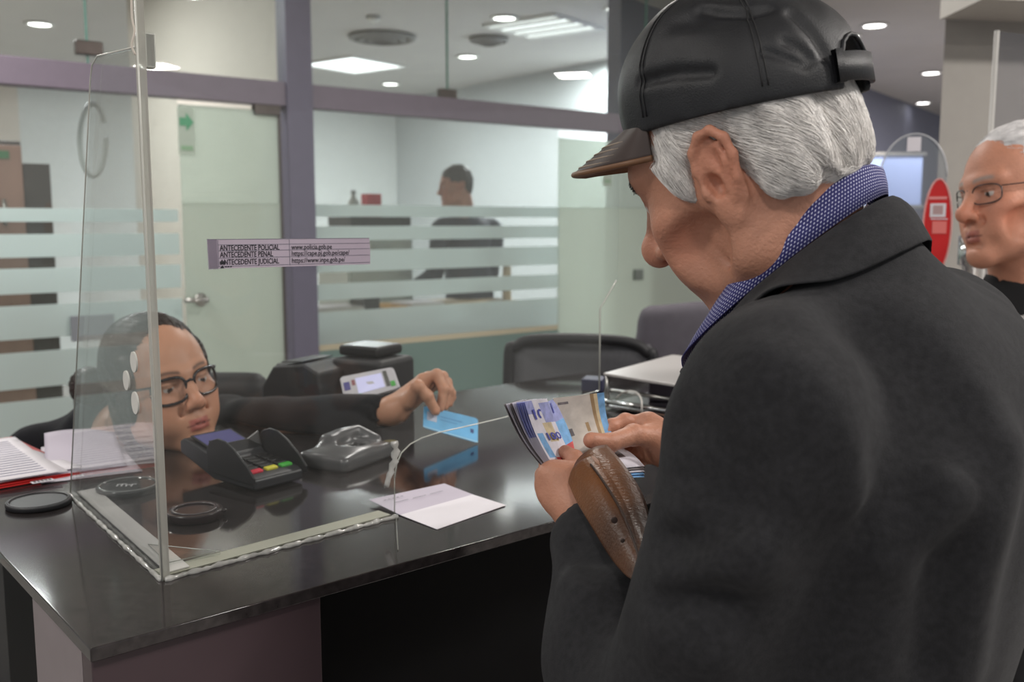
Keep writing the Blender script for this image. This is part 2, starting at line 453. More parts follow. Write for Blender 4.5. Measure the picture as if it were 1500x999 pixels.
for o, s in ((w3, SS1), (w5, SS2), (w6, SS3)):
    m = MB(); m.box(PP(s-.006, ZB1, -.006), PU*.008, PV*.012, UP*(CEIL-ZB1)); m.build('glass_edge', M['edge'], o)
# frosted bands (clear strips between them) on windows 1 and 2
gaps = [(.655, .70), (.885, .935), (1.085, 1.135), (1.265, 1.315), (1.42, 1.472)]
gaps = []
for y0, y1 in ((568, 586), (496, 515), (430, 447), (377, 393), (325, 343)): gaps.append((S(45, y1)[1], S(45, y0)[1]))
TOPF = S(45, 305)[1]
def bands(o, s0, s1, gz, z=.02):
    for g0, g1 in gz+[(TOPF, None)]:
        lowest = z < .1
        m = MB(); m.box(PP(s0, z, -.009), PU*(s1-s0), PV*.002, UP*(g0-z)); m.build('frosted_band', M['frost'], o)
        if g1: z = g1
bands(w1, SL, D0-.02, gaps)
gaps2 = []
for y0, y1 in ((429, 444), (392, 407), (350, 363), (318, 331)): gaps2.append((S(680, y1)[1], S(680, y0)[1]))
TOPF = S(680, 302)[1]
zlow = S(680, 487)[1]
bands(w2, SP1, R0, gaps2, zlow)
m = MB(); m.box(PP(SP1, .02, -.009), PU*(R0-SP1), PV*.002, UP*(zlow-.05)); m.build('frosted_band', M['frost_low'], w2)
m = MB(); m.box(PP(SP1, zlow-.03, -.010), PU*(R0-SP1), PV*.004, UP*.03); m.build('edge_strip', P('pale beige edge strip', rgb(196, 186, 160), .5), w2)
# frosted glass doors
def door(name, s0, s1, ztop, hinge_side, hz):
    m = MB(); m.box(PP(s0, .01, -.012), PU*(s1-s0), PV*.012, UP*(TOPF-.01)); o = struct(m.build(name, M['frost_door']))
    m = MB(); m.box(PP(s0, TOPF, -.012), PU*(s1-s0), PV*.012, UP*(ztop-TOPF)); m.build('upper_pane', M['frost_top'], o)
    m = MB(); m.box(PP(s1-.008, .01, -.014), PU*.014, PV*.016, UP*(ztop-.01)); m.build('door_edge', M['clamp'], o)
    return o
zt = S(330, 158)[1]
d1 = door('door_1', D0, D1, zt, 1, 0)
s, z = S(392, 160)
m = MB(); m.box(PP(s-.075, z-.03, -.03), PU*.13, PV*.05, UP*.06); bevel(m.build('hinge', M['clamp'], d1), .004)
s, z = S(282, 439)
m = MB(); m.lathe([(.0, -.0), (.03, 0), (.032, .01), (.03, .02), (0, .021)], PP(s+.03, z, -.014), 20, Matrix((PU, UP, -PV)).transposed())
m.tube([PP(s+.03, z, -.03), PP(s+.03, z, -.065)], .012, 10); m.tube([PP(s+.05, z, -.065), PP(s-.06, z+.003, -.065)], [.013, .011], 10)
m.build('door_handle', M['steel'], d1, True)
d2 = door('door_2', R0, R1, S(930, 210)[1], 1, 0)
s, z = S(932, 402)
m = MB(); m.box(PP(s-.04, z-.035, -.03), PU*.08, PV*.025, UP*.07); bevel(m.build('door_lock', P('grey lock case', rgb(120, 128, 122), .4, metal=.3), d2), .006)
# glass clamps on the rail
for px, py, lab in ((130, 71, 'dark bronze glass clamp on the mauve rail, upper left above the brown cabinet'), (655, 139, 'dark bronze glass clamp on the mauve rail above the seated office worker')):
    s, z = S(px, py)
    m = MB(); m.box(PP(s-.055, z-.03, -.02), PU*.11, PV*.04, UP*.06); o = bevel(m.build('glass_clamp', M['clamp']), .006)
    tag(o, lab, 'clamp')
# ------------------------------------------------------------------ ceiling fittings
def area(name, loc, size, power, col=(1, .98, .95), sy=None, rot=None):
    L = bpy.data.lights.new(name, 'AREA'); L.energy = power; L.color = col; L.size = size
    if sy: L.shape = 'RECTANGLE'; L.size_y = sy
    o = bpy.data.objects.new(name, L); COL.objects.link(o); o.location = loc
    if rot: o.rotation_euler = rot
    return o
def downlight(px, py, label, group=None, r=.085):
    p = G(px, py, CEIL) if py is not None else Vector(px)
    t = empty('downlight', p, label, 'ceiling light', group)
    m = MB(); m.lathe([(r+.02, .0), (r+.022, -.012), (r, -.016), (r-.004, -.004), (r-.004, 0)], p, 28); m.build('trim_ring', M['white_metal'], t, True)
    m = MB(); m.lathe([(0, -.008), (r-.004, -.008), (r-.004, -.003), (0, -.003)], p, 28); m.build('diffuser', M['lamp'], t)
    return p
DL = 'round downlights in the ceiling'
for px, py, lab in ((58, 34, 'round downlight in the ceiling behind the glass, upper left corner'),
                    (286, 73, 'round downlight imitating a reflection in the glass above the frosted door'),  # fitting behind the glass stands in for a reflected near-side downlight
                    (302, 32, 'faint round downlight imitating a reflection, highest above the frosted door'),  # likewise a built fitting in place of a fainter reflection
                    (685, 82, 'round downlight behind the glass to the right of the square ceiling panel'),
                    (739, 25, 'round downlight touching the upper edge of the louvred ceiling panel'),
                    (906, 11, 'round downlight at the top edge just left of the cap'),
                    (572, 122, 'small round downlight just above the mauve rail right of the post'),
                    (823, 146, 'faint small downlight just above the rail near the cap brim'),
                    (1243, 52, 'bright round downlight just right of the black cap'),
                    (1281, 36, 'oval downlight beyond the brightest one right of the cap'),
                    (1364, 106, 'tiny far downlight beside the greige pillar'),
                    (1352, 150, 'lowest far downlight against the blue wall beside the pillar')):
    downlight(px, py, lab, DL)
def panel_light(px, py, half, ang, label, slats):
    p = G(px, py, CEIL); t = empty('ceiling_panel_light', p, label, 'ceiling light', 'square ceiling panel lights')
    ex = Vector((math.cos(ang), math.sin(ang), 0)); ey = Vector((-ex.y, ex.x, 0)); dn = Vector((0, 0, -1))
    m = MB()
    for a, b in ((ex, ey), (ey, ex)):
        for sg in (-1, 1): m.box(p+a*(sg*half)-a*.015-b*half+dn*.02, a*.03, b*(2*half), UP*.02)
    m.build('frame', M['white_metal'], t)
    m = MB(); m.box(p-ex*half-ey*half+dn*.006, ex*2*half, ey*2*half, UP*.005); m.build('diffuser', M['lamp_cool'], t)
    if slats:
        for k in range(slats):
            m = MB(); m.box(p-ex*half+ey*(half*2*(k+.5)/slats-half-.03)+dn*.03, ex*2*half, ey*.06, UP*.022); m.build('louvre', M['white_metal'], t)
    return p
q1 = panel_light(797, 38, .33, AZP*0-.65, 'square louvred ceiling panel light above the office, left of the cap', 4)
q2 = panel_light(518, 94, .36, -.65, 'square plain ceiling panel light above the office, right of the post', 0)
def vent(px, py, r, label):
    p = G(px, py, CEIL); t = empty('ceiling_vent', p, label, 'ceiling vent', 'round ceiling air vents')
    for k, rr in enumerate((1, .72, .44)):
        m = MB(); m.lathe([(r*rr, -.005), (r*rr, -.03-.01*k), (r*rr*.86, -.04-.012*k), (r*rr*.8, -.005)], p, 32, closed=True); m.build('ring', M['grille'], t, True)
vent(560, 52, .27, 'large round air vent in the ceiling right of the post')
vent(716, 55, .16, 'small round air vent in the ceiling below the louvred light')
p = G(547, 23, CEIL); t = empty('smoke_detector', p, 'small white smoke detector on the ceiling above the large round vent', 'smoke detector')
m = MB(); m.lathe([(0, -.045), (.03, -.045), (.045, -.03), (.05, 0), (0, 0)], p, 24); m.build('housing', M['white_metal'], t, True)
m = MB(); m.lathe([(.046, -.012), (.053, -.012), (.053, -.02), (.046, -.02)], p, 24, closed=True); m.build('slot_ring', M['grille'], t, True)
# ================================================================== counter
AZC = math.radians(49.5); CU = Vector((math.sin(AZC), math.cos(AZC), 0)); CV = Vector((-CU.y, CU.x, 0))
C0 = G(132, 950, CT)
def CP(u, v, z=CT): q = C0+CU*u+CV*v; q.z = z; return q
def CQ(px, py, z=CT):                       # pixel on a level plane -> (u, v)
    q = G(px, py, z)-C0; return q.dot(CU), q.dot(CV)
M['granite'] = P('black polished stone', rgb(46, 42, 42), .09, spec=.5, var=.35, vscale=90, coat=.12)
M['brown'] = P('dark brown laminate', rgb(66, 52, 56), .35, var=.08, vscale=8)
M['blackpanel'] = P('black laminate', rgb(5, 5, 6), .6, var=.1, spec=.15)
M['sidegrey'] = P('grey side laminate', rgb(128, 118, 120), .4, var=.05)
DEPTH = .84; LEN = 1.5
ct = empty('service_counter', CP(0, 0, 0), 'black polished stone service counter with brown front carrying the clear acrylic screen', 'counter')
m = MB(); m.box(CP(0, 0, CT-.014), CU*LEN, CV*DEPTH, UP*.0136); o = bevel(m.build('worktop', M['granite'], ct), .0016, 3)
ub = CQ(462, 846)[0]
m = MB(); m.box(CP(.004, .012, .0), CU*(ub-.004), CV*.03, UP*(CT-.0145)); bevel(m.build('front_panel', M['brown'], ct), .002)
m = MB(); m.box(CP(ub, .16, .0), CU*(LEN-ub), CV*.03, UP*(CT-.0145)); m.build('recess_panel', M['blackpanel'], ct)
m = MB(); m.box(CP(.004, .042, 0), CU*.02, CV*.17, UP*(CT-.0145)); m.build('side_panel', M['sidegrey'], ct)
m = MB(); m.box(CP(.10, .212, 0), CU*.02, CV*(DEPTH-.24), UP*(CT-.0145)); m.build('shade_panel', M['blackpanel'], ct)  # black sheet standing in for shadow behind the grey side
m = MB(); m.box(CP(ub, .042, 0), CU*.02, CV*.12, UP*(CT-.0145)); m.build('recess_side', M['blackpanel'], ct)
# dark low pedestal at the far left of the counter
p = G(-10, 900, .35)
dc = empty('drawer_pedestal', (p.x-.22, p.y, 0), 'dark low drawer pedestal on the floor left of the counter end', 'drawer pedestal')
m = MB(); m.box((p.x-.55, p.y-.1, .03), (.5, .12, 0), (-.08, .4, 0), UP*.62); bevel(m.build('body', M['black_soft'], dc), .006)
for k in range(3):
    m = MB(); m.box((p.x-.54, p.y-.112, .06+.2*k), (.48, .115, 0), (0.003, -.012, 0), UP*.17); f = bevel(m.build('drawer', M['black_soft'], dc), .003)
    m = MB(); m.tube([(p.x-.36, p.y-.07-.02, .2+.2*k), (p.x-.36, p.y-.11, .2+.2*k), (p.x-.24, p.y-.085, .2+.2*k), (p.x-.24, p.y-.05, .2+.2*k)], .005, 8); m.build('drawer_pull', M['steel'], f, True)
# ================================================================== acrylic screen
M['acrylic'] = glass('clear acrylic', (.955, .965, .96), .8, haze=.022, hazecol=rgb(215, 215, 210), base=.035)  # haze imitates the pale veil of reflected ceiling lights
M['acrylic2'] = glass('clear acrylic side', (.93, .945, .945), 1., haze=.06, hazecol=rgb(205, 208, 206), base=.04)
M['acr_edge'] = P('bright acrylic edge', rgb(196, 196, 188), .25, var=.06)
M['acr_dim'] = P('acrylic edge', rgb(150, 150, 142), .25, var=.06)
M['foam'] = P('pale foam tape', rgb(214, 209, 205), .6, var=.05)
M['foam_g'] = P('grey green foam tape', rgb(170, 168, 152), .6, var=.05)
M['bead'] = P('clear sealant bead', rgb(170, 170, 166), .12, spec=.9, var=.3, vscale=70, bump=.6, bscale=60)
u0, v0 = CQ(240, 850)
A0 = CP(u0, v0)
bx, by = CQ(580, 757); fe = (CP(bx, by)-A0).normalized()      # screen front runs along its own foot
fn = Vector((-fe.y, fe.x, 0))
se = (G(105, 725, CT)-A0).normalized()                         # side runs away from the customer
def FPX_(px, py):                                              # pixel on the screen front -> (along, z)
    p = planehit(px, py, A0, fn); return (p-A0).dot(fe), p.z
sn = Vector((-se.y, se.x, 0))
def SPX_(px, py):
    p = planehit(px, py, A0, sn); return (p-A0).dot(se), p.z
TH = .006
sc = empty('acrylic_screen', A0, 'clear acrylic sneeze screen with taped foot standing on the black counter corner', 'acrylic screen')
e0 = FPX_(580, 757)[0]; e1 = FPX_(880, 560)[0]
TOPZ = 1.90
slot = []                                                      # outline of the pass-through slot
zs = [FPX_(px, py) for px, py in ((580, 757), (580, 700), (583, 680), (590, 664), (603, 651), (620, 642), (645, 634), (690, 624), (740, 612), (880, 572))]
front = [(0, CT), (e0, CT)]+[(a, z) for a, z in zs[1:]]
front[-1] = (e1, front[-1][1]); sa, sb = FPX_(881, 452), FPX_(905, 411)
front += [(e1, sa[1]), sb, (sb[0], TOPZ), (0, TOPZ)]
# the slot keeps a low strip of panel under it further along: a lip on the counter
m = MB()
poly = [A0+fe*a+UP*(z-CT) for a, z in front]
m.prism(poly, fn*TH)
o = m.build('front_panel', M['acrylic'], sc)
E_ = MB(); E_.tube([A0+fe*a+UP*(z-CT)+fn*.003 for a, z in zs[1:-1]]+[A0+fe*e1+UP*(zs[-1][1]-CT)+fn*.003], .0009, 6)
E_.build('slot_edge', M['acr_edge'], sc, True)
E_ = MB(); E_.tube([A0+fe*e0+UP*.0+fn*.003-fn*.0, A0+fe*zs[1][0]+UP*(zs[1][1]-CT)+fn*.003], .0006, 6)
ud, vd = CQ(583, 806); E_.tube([A0+fe*e0+UP*.001, CP(ud, vd, CT+.001)], .0005, 6); E_.build('slot_side_edge', M['acr_dim'], sc, True)
E_ = MB(); E_.tube([A0+fe*e1+UP*(zs[-1][1]-CT)+fn*.003, A0+fe*e1+UP*(sa[1]-CT)+fn*.003, A0+fe*sb[0]+UP*(sb[1]-CT)+fn*.003], .0013, 6); E_.build('end_edge', M['acr_edge'], sc, True)
# side panel
L1 = SPX_(103, 722)[0]; zt1 = SPX_(132, 105)[1]; zt0 = SPX_(195, 72)[1]
Lt = SPX_(131, 112)[0]; zt0 = SPX_(190, 74)[1]; zc_ = SPX_(131, 112)[1]
top = [(0, zt0), (Lt*.80, zc_+.018), (Lt*.93, zc_+.011), (Lt*.985, zc_-.004), (Lt, zc_-.03)]
poly = [A0+se*.006, A0+se*L1]+[A0+se*a+UP*(z-CT) for a, z in reversed(top)]
poly[2:] = [A0+se*(max(a, .006))+UP*(z-CT) for a, z in reversed(top)]
m = MB(); m.prism(poly, sn*-TH if sn.dot(CU) < 0 else sn*TH); m.build('side_panel', M['acrylic2'], sc)
E_ = MB(); E_.tube([A0+se*L1]+[A0+se*a+UP*(z-CT) for a, z in reversed(top[:-1])], .0009, 6); E_.build('side_edge', M['acr_edge'], sc, True)
# glued corner joint
E_ = MB(); q = (fe+se)*.0; E_.box(A0-fe*.002-fn*.001, fe*.0085, se*.0085, UP*(TOPZ-CT)); o = E_.build('corner_joint', glass('glued corner', (.90, .91, .89), 1, haze=.5, hazecol=rgb(196, 194, 186)), sc)
E_ = MB(); E_.tube([A0-fe*.002-fn*.001, A0-fe*.002-fn*.001+UP*(TOPZ-CT)], .0011, 6); E_.build('corner_edge', M['acr_edge'], sc, True)
E_ = MB(); E_.tube([A0+fe*.008+fn*.006, A0+fe*.008+fn*.006+UP*(TOPZ-CT)], .0008, 6); E_.build('corner_edge', P('dark joint line', rgb(88, 74, 70), .3), sc, True)
# corner clip at the top of the side panel
E_ = MB(); E_.box(A0+UP*(zt0-CT-.02)+fe*.006, fe*.012, fn*.01, UP*.035); bevel(E_.build('corner_clip', M['acr_edge'], sc), .002)
# taped foot strips and sealant beads
E_ = MB(); E_.box(A0+se*.010+fe*.007+UP*.0030, se*(L1-.02), fe*.026, UP*.0012); E_.build('foot_tape', M['foam'], sc)
E_ = MB(); E_.box(A0+fn*.006+fe*.004+UP*.0005, fe*(e0-.008), fn*.026, UP*.002); E_.build('foot_tape', M['foam_g'], sc)
E_ = MB(); n_ = 60; rr = [.0030+.0015*math.sin(i*1.7)*math.sin(i*.6+1) for i in range(n_)]
E_.tube([A0+fe*(e0*i/(n_-1))-fn*(.002+.0008*math.sin(i*.9))+UP*.001 for i in range(n_)], rr, 8); E_.build('sealant_bead', M['bead'], sc, True)
E_ = MB(); rr = [.0026+.001*math.sin(i*1.3)*math.sin(i*.5+2) for i in range(n_)]
sd = -sn if sn.dot(CU) > 0 else sn
E_.tube([A0+se*(L1*i/(n_-1))+sd*.003+UP*.001 for i in range(n_)], rr, 8); E_.build('sealant_bead', M['bead'], sc, True)
# small triangular gussets behind the corner
for g0, g1, g2 in (((262, 822), (345, 793), (295, 768)), ((250, 830), (262, 818), (300, 800))):
    a, b, c = (G(*q, CT+.003) for q in (g0, g1, g2))
g1_ = [A0+fe*.012+fn*.03, A0+fe*.085+fn*.03, A0+fe*.012+fn*.03+UP*.0+se*.055]
E_ = MB(); E_.prism([A0+fe*.014+se*.03+UP*.003, A0+fe*.016+se*.105+UP*.003, A0+fe*.075+se*.022+UP*.003], UP*.004); E_.build('gusset', M['acrylic'], sc)
E_ = MB(); E_.tube([A0+fe*.014+se*.03+UP*.007, A0+fe*.016+se*.105+UP*.007, A0+fe*.075+se*.022+UP*.007, A0+fe*.014+se*.03+UP*.007], .0006, 6); E_.build('gusset_edge', M['acr_dim'], sc, True)
# speech holes in the side panel
for px, py, hw, hh in ((198, 530, 5, 15), (187, 557, 5, 14), (200, 590, 5, 16), (195, 580, 4, 8)):
    if (px, py) == (195, 580): continue
    a, z = SPX_(px, py); dz = abs(SPX_(px, py-hh)[1]-z)
    E_ = MB(); E_.lathe([(0, -.0006), (dz, -.0006), (dz, .0012), (0, .0012)], A0+se*a+UP*(z-CT)+sd*.001, 28, Matrix((se, UP, sd)).transposed()); E_.build('speech_hole', P('frosted hole rim', rgb(206, 204, 198), .5, var=.04), sc)
# thin cord down the outside of the corner from above
E_ = MB(); E_.tube(bez([W(192, -60, A0.y-.012), W(193, 20, A0.y-.012), W(197, 45, A0.y-.012), W(193, 66, A0.y-.012), W(198, 80, A0.y-.011)], 24), .0011, 8)
tag(E_.build('cord', P('cream cord', rgb(205, 196, 184), .6), None, True), 'thin cream cord hanging from above at the acrylic corner, upper left', 'cord')
# ------------------------------------------------------------------ taped sign on the screen front
x0, z0 = FPX_(303, 351); x1, z1 = FPX_(540, 349); xb, zb = FPX_(303, 394); xc, zc = FPX_(541, 387)
off = fn*-.0012
def SG(fx, fy): # 0..1 across, 0..1 down
    a = (x0+(x1-x0)*fx); zt = z0+(z1-z0)*fx; zq = zb+(zc-zb)*fx
    return A0+fe*a+UP*(zt+(zq-zt)*fy-CT)+off
M['lilac'] = P('lilac grey paper', rgb(176, 164, 178), .7, var=.03)
sg = empty('paper_sign', SG(.5, 1), 'taped lilac grey paper strip sign listing antecedente web addresses', 'sign')
m = MB(); m.prism([SG(0, 0), SG(1, 0), SG(1.006, .5), SG(1.004, 1), SG(0.004, 1)], fn*.0006); m.build('sheet', M['lilac'], sg)
ex = (SG(1, .5)-SG(0, .5)).normalized(); LW = (SG(1, .5)-SG(0, .5)).length; HH = (SG(0, 0)-SG(0, 1)).length
m = MB()
def hl(f0, f1, fy, t=.0005): m.box(SG(f0, fy)-fn*.0004, SG(f1, fy)-SG(f0, fy), UP*t, fn*.0003)
for fy, f0 in ((.19, .055), (.40, .055), (.645, .055), (.0, .0), (.93, .055)): hl(f0, 1, fy)
for fx in (.055, .47): m.box(SG(fx, .02)-fn*.0004, SG(fx, .95)-SG(fx, .02), ex*.0005, fn*.0003)
m.build('ruled_line', M['inkgrey'], sg)
m = MB()
for fy, a_, wa, b_, wb in ((.30, 'ANTECEDENTE POLICIAL', .345, 'www.policia.gob.pe', .26), (.53, 'ANTECEDENTE PENAL', .305, 'https://cape.pj.gob.pe/cape/', .375), (.79, 'ANTECEDENTE JUDICIAL', .34, 'https://www.inpe.gob.pe/', .345)):
    text_on(m, a_, SG(.065, fy)-fn*.0005, ex, UP, .0084, width=LW*wa, bold=.012)
    text_on(m, b_, SG(.482, fy)-fn*.0005, ex, UP, .0082, width=LW*wb, bold=.006)
q = SG(.078, .80)-fn*.0006
m.prism([q+ex*(.0035*math.cos(k*.7))+UP*(.0022*math.sin(k*.7)+.0006*math.sin(k*2.1)) for k in range(9)], fn*.0002)
q = SG(.062, .985)-fn*.0006; m.prism([q, q+ex*.005, q+ex*.003+UP*.003], fn*.0002)
for k in range(3): q = SG(.09+.014*k, .955)-fn*.0006; m.box(q, ex*.002, UP*.001, fn*.0002)
m.build('lettering', M['ink'], sg)
for fx in (0.0, ):
    m = MB(); m.prism([SG(-.004, -.03), SG(.05, -.02), SG(.052, 1.02), SG(-.002, 1.03)], fn*-.0005); m.build('clear_tape', glass('clear tape', (.93, .92, .95), .6, haze=.18, hazecol=rgb(190, 184, 196)), sg)
# ================================================================== people: shared head
from mathutils.bvhtree import BVHTree
M['skin_old'] = P('tanned older skin', rgb(190, 140, 116), .5, attr=True, var=.17, vscale=55, bump=.4, bscale=300, sss=.06, spec=.4)
M['skin_f'] = P('warm skin', rgb(200, 150, 124), .45, attr=True, var=.06, vscale=40, bump=.12, bscale=420, sss=.06, spec=.4)
def head_field(nb=None, nr=(.058, .066), h=.0022, nose=1.0, jaw=1.0, fem=False, nb_mid=None, ears=True, lo_z=-.19, gaunt=0.0, rec=0.0, ec=(.074, -.010, -.010), flare=.42, ek=1.0, cb=0.0):
    """skull, face, ears and neck; local axes: x right, y forward, z up, origin between the ears at eye level"""
    F = Field((-.115, -.135, lo_z), (.115, .145, .15), h)
    F.ell((0, -.012+cb, .038), (.076, .096-cb, .082), k=.02)
    F.ell((0, .03, .0), (.066, .062, .085), k=.03)
    F.ell((0, .034, -.05), (.054*jaw, .052, .062), k=.03)
    for sx in (-1, 1):
        F.cone((sx*.058*jaw, -.004, -.035), (sx*.052*jaw, .012, -.078), .018, .016, k=.03)
        F.cone((sx*.051*jaw, .012, -.078), (sx*.014, .078-rec, -.108), .017, .016, k=.03)
        F.ell((sx*.043, .062, -.028), (.023, .022, .017), k=.022)          # cheekbone
        F.ell((sx*.036, .066, -.06), (.022, .022, .026), k=.025)           # cheek
        if gaunt: F.ell((sx*.062, .045, -.06), (.016, .03, .024), k=.02, mode='s')
    F.ell((0, .082-rec, -.108), (.020, .016, .016), k=.022)                    # chin
    F.ell((0, .075, -.072), (.030, .024, .026), k=.022)                    # muzzle
    br = .010 if fem else .0135
    for sx in (-1, 1):
        F.cone((sx*.010, .087, .016), (sx*.044, .072, .020), br, br*.85, k=.014)
        F.ell((sx*.032, .103, -.003), (.020, .018, .0135), k=.012, mode='s')     # socket
        F.ball((sx*.0315, .0765, -.003), .0128, k=.002)
        F.cone((sx*.020, .0865, .0035), (sx*.043, .080, .0035), .0042, .0036, k=.004)   # upper lid
        F.cone((sx*.021, .0855, -.011), (sx*.042, .0795, -.0105), .0036, .0032, k=.005) # lower lid / bag
        F.cone((sx*.022, .0855, -.017), (sx*.042, .077, -.016), .0030, .003, k=.006)
    n = nose
    F.chain([(0, .089, .010), (0, .097, -.012), (0, .089+.021*n, -.032)], [.0085, .0085*n, .0105*n], k=.012)
    F.ball((0, .089+.0215*n, -.037), .0115*n, k=.008)
    for sx in (-1, 1):
        F.ell((sx*.0125*n, .099, -.041), (.0085*n, .012, .0085), k=.008)
        F.ell((sx*.0065, .1065, -.0475), (.0042, .006, .0045), k=.003, mode='s')
        F.cone((sx*.018, .098, -.040), (sx*.031, .080, -.066), .0016, .0016, k=.010, mode='s')   # nasolabial fold
    lz = -.074
    F.cone((-.019, .0865, lz+.0035), (0, .0965, lz+.0045), .0042, .0058, k=.006); F.cone((.019, .0865, lz+.0035), (0, .0965, lz+.0045), .0042, .0058, k=.006)
    F.cone((-.017, .087, lz-.0065), (0, .0955, lz-.0075), .0042, .0062, k=.006); F.cone((.017, .087, lz-.0065), (0, .0955, lz-.0075), .0042, .0062, k=.006)
    F.cone((-.023, .089, lz-.001), (0, .1035, lz-.001), .0014, .0014, k=.003, mode='s'); F.cone((.023, .089, lz-.001), (0, .1035, lz-.001), .0014, .0014, k=.003, mode='s')
    F.cone((-.012, .098, lz-.018), (.012, .098, lz-.018), .003, .003, k=.012, mode='s')
    if nb is not None:
        nb = np.array(nb); s0 = np.array((0, -.030, -.035)); mid = nb_mid if nb_mid is not None else (s0+nb)/2
        F.chain([s0, mid, nb], [nr[0]+.002, nr[0], nr[1]], k=.025)
        F.cone((0, .03, -.085), tuple(np.array(mid)+np.array((0, .015, 0))), .030, .045, k=.03)
    if ears:
        for sx in (-1, 1): ear(F, sx, ek, ec, flare)
    return F
def ear(F, sx, k=1.0, c=(.074, -.010, -.010), flare=.42):
    c = np.array(c)
    back = np.array((flare, -.9, 0)); back /= np.linalg.norm(back)           # ear plane leans out and back
    up = np.array((.10, -.16, 1.)); up /= np.linalg.norm(up)
    def q(a, b, o=0): # a back, b up, o outwards
        nrm = np.cross(back, up); nrm = nrm*np.sign(nrm[0]+1e-9)
        v = c+k*(back*a+up*b+nrm*o); v = v.copy(); v[0] *= sx; return v
    R = np.array([back, np.cross(back, up), up]).T.copy()
    R2 = R.copy(); R2[0] *= sx
    F.ell(q(.010, .002), (.017*k, .0042*k, .030*k), R2, k=.006)
    hel = [(-.004, -.002), (-.007, .012), (-.004, .025), (.006, .033), (.018, .032), (.027, .022), (.029, .008), (.025, -.008), (.017, -.020)]
    F.chain([q(a, b, .0035) for a, b in hel], [.0028*k, .0032*k]+[.0036*k]*5+[.0032*k, .003*k], k=.003)
    F.chain([q(.019, .020, .002), q(.020, .006, .003), q(.013, -.010, .003)], [.0025*k, .003*k, .003*k], k=.004)
    F.ell(q(.007, -.027, .002), (.0095*k, .0048*k, .0115*k), R2, k=.006)
    F.ell(q(.004, -.004, .008), (.008*k, .012*k, .0105*k), R2, k=.003, mode='s')
    F.ell(q(.012, .014, .007), (.0055*k, .006*k, .011*k), R2, k=.003, mode='s')
    F.ell(q(-.005, -.007, .004), (.0045*k, .0038*k, .006*k), R2, k=.003)
def face_cols(V, base, lips, brow, iris, stubble=0, flush=.25, shut=0., brow_w=1.0):
    V = np.asarray(V); x, y, z = np.abs(V[:, 0]), V[:, 1], V[:, 2]
    c = np.tile(np.array(base, dtype=np.float32), (len(V), 1))
    def mixc(w, col): c[:] = c*(1-w[:, None])+np.array(col)*w[:, None]
    fl = np.array(base)*np.array((1.08, .78, .74))
    for (cx, cy, cz, r) in ((.0, .115, -.036, .022), (.044, .07, -.038, .026), (.085, -.02, -.01, .036)):
        mixc(flush*np.exp(-((x-cx)**2+(y-cy)**2+(z-cz)**2)/r**2), fl)
    if stubble:
        w = stubble*smooth01((y-.0)/.05)*smooth01((-z-.052)/.02)*smooth01((x*0+1)); mixc(w*.5, np.array(base)*.72)
    lz = -.074
    w = smooth01((.021-x)/.006)*smooth01((y-.088+x*.3)/.004)*smooth01((.0125-np.abs(z-lz+.001))/.004); mixc(w*.85, lips)
    w = smooth01((.025-x)/.004)*smooth01((y-.075)/.004)*np.exp(-((z-lz+.001)/.0016)**2); mixc(w*.8, np.array(lips)*.35)
    dx, dy, dz = x-.0315, y-.0765, z+.003
    r = np.sqrt(dx*dx+dy*dy+dz*dz); eye = (r < .0134) & (np.abs(dz+.0035) < .0048) & (y > .08) & (np.abs(dx) < .0108)
    c[eye] = np.array((.62, .56, .52))
    ir = eye & ((dx)**2+(dz+.004)**2 < .0053**2); c[ir] = np.array(iris)
    w = np.exp(-((z-.0015+0.00*x)/.0016)**2)*smooth01((x-.017)/.003)*smooth01((.046-x)/.003)*(y > .076); mixc(w*.6, np.array(base)*.25)
    bz = .019+.004*np.sin((x-.012)/.036*2.6); w = np.exp(-((z-bz)/(.0042*brow_w))**2)*smooth01((x-.010)/.005)*smooth01((.050-x)/.008)*smooth01((y-.06)/.01); mixc(w*.85, brow)
    return c
def strands(bvh, roots, flow, n=6, step=.006, r=.0005, lift=.001, seed=1, jitter=.25, sides=3):
    """hair locks that follow a surface: roots are points, flow(p) the combing direction"""
    rg = np.random.default_rng(seed); V = []; Fc = []
    for p in roots:
        p = Vector(p); pts = []; k = step*rg.uniform(.6, 1.3); lf = lift*rg.uniform(.3, 2.2); jd = Vector(rg.normal(size=3)*jitter)
        for i in range(n):
            loc, nor, _, _ = bvh.find_nearest(p)
            if loc is None: break
            pts.append(loc+nor*(lf*(.4+i*.25)))
            dr = Vector(flow(loc))+jd; dr = dr-nor*dr.dot(nor)
            if dr.length < 1e-6: break
            p = loc+dr.normalized()*k
        if len(pts) < 3: continue
        m = MB(); rr = [r*(1-.75*(i/(len(pts)-1))**1.5) for i in range(len(pts))]
        m.tube(pts, rr, sides, caps=False); b = len(V); V += m.V; Fc += [[b+i for i in f] for f in m.F]
    return V, Fc
def bvh_of(V, F): return BVHTree.FromPolygons([Vector(v) for v in np.asarray(V).tolist()], np.asarray(F).tolist())
def join_meshes(parts):
    Vs, Fs, Cs, b = [], [], [], 0
    for V, F, c in parts:
        V = np.asarray(V, dtype=np.float32); Vs.append(V); Fs += [[i+b for i in f] for f in (F.tolist() if hasattr(F, 'tolist') else F)]; Cs.append(np.asarray(c, dtype=np.float32)); b += len(V)
    return np.concatenate(Vs), Fs, np.concatenate(Cs)
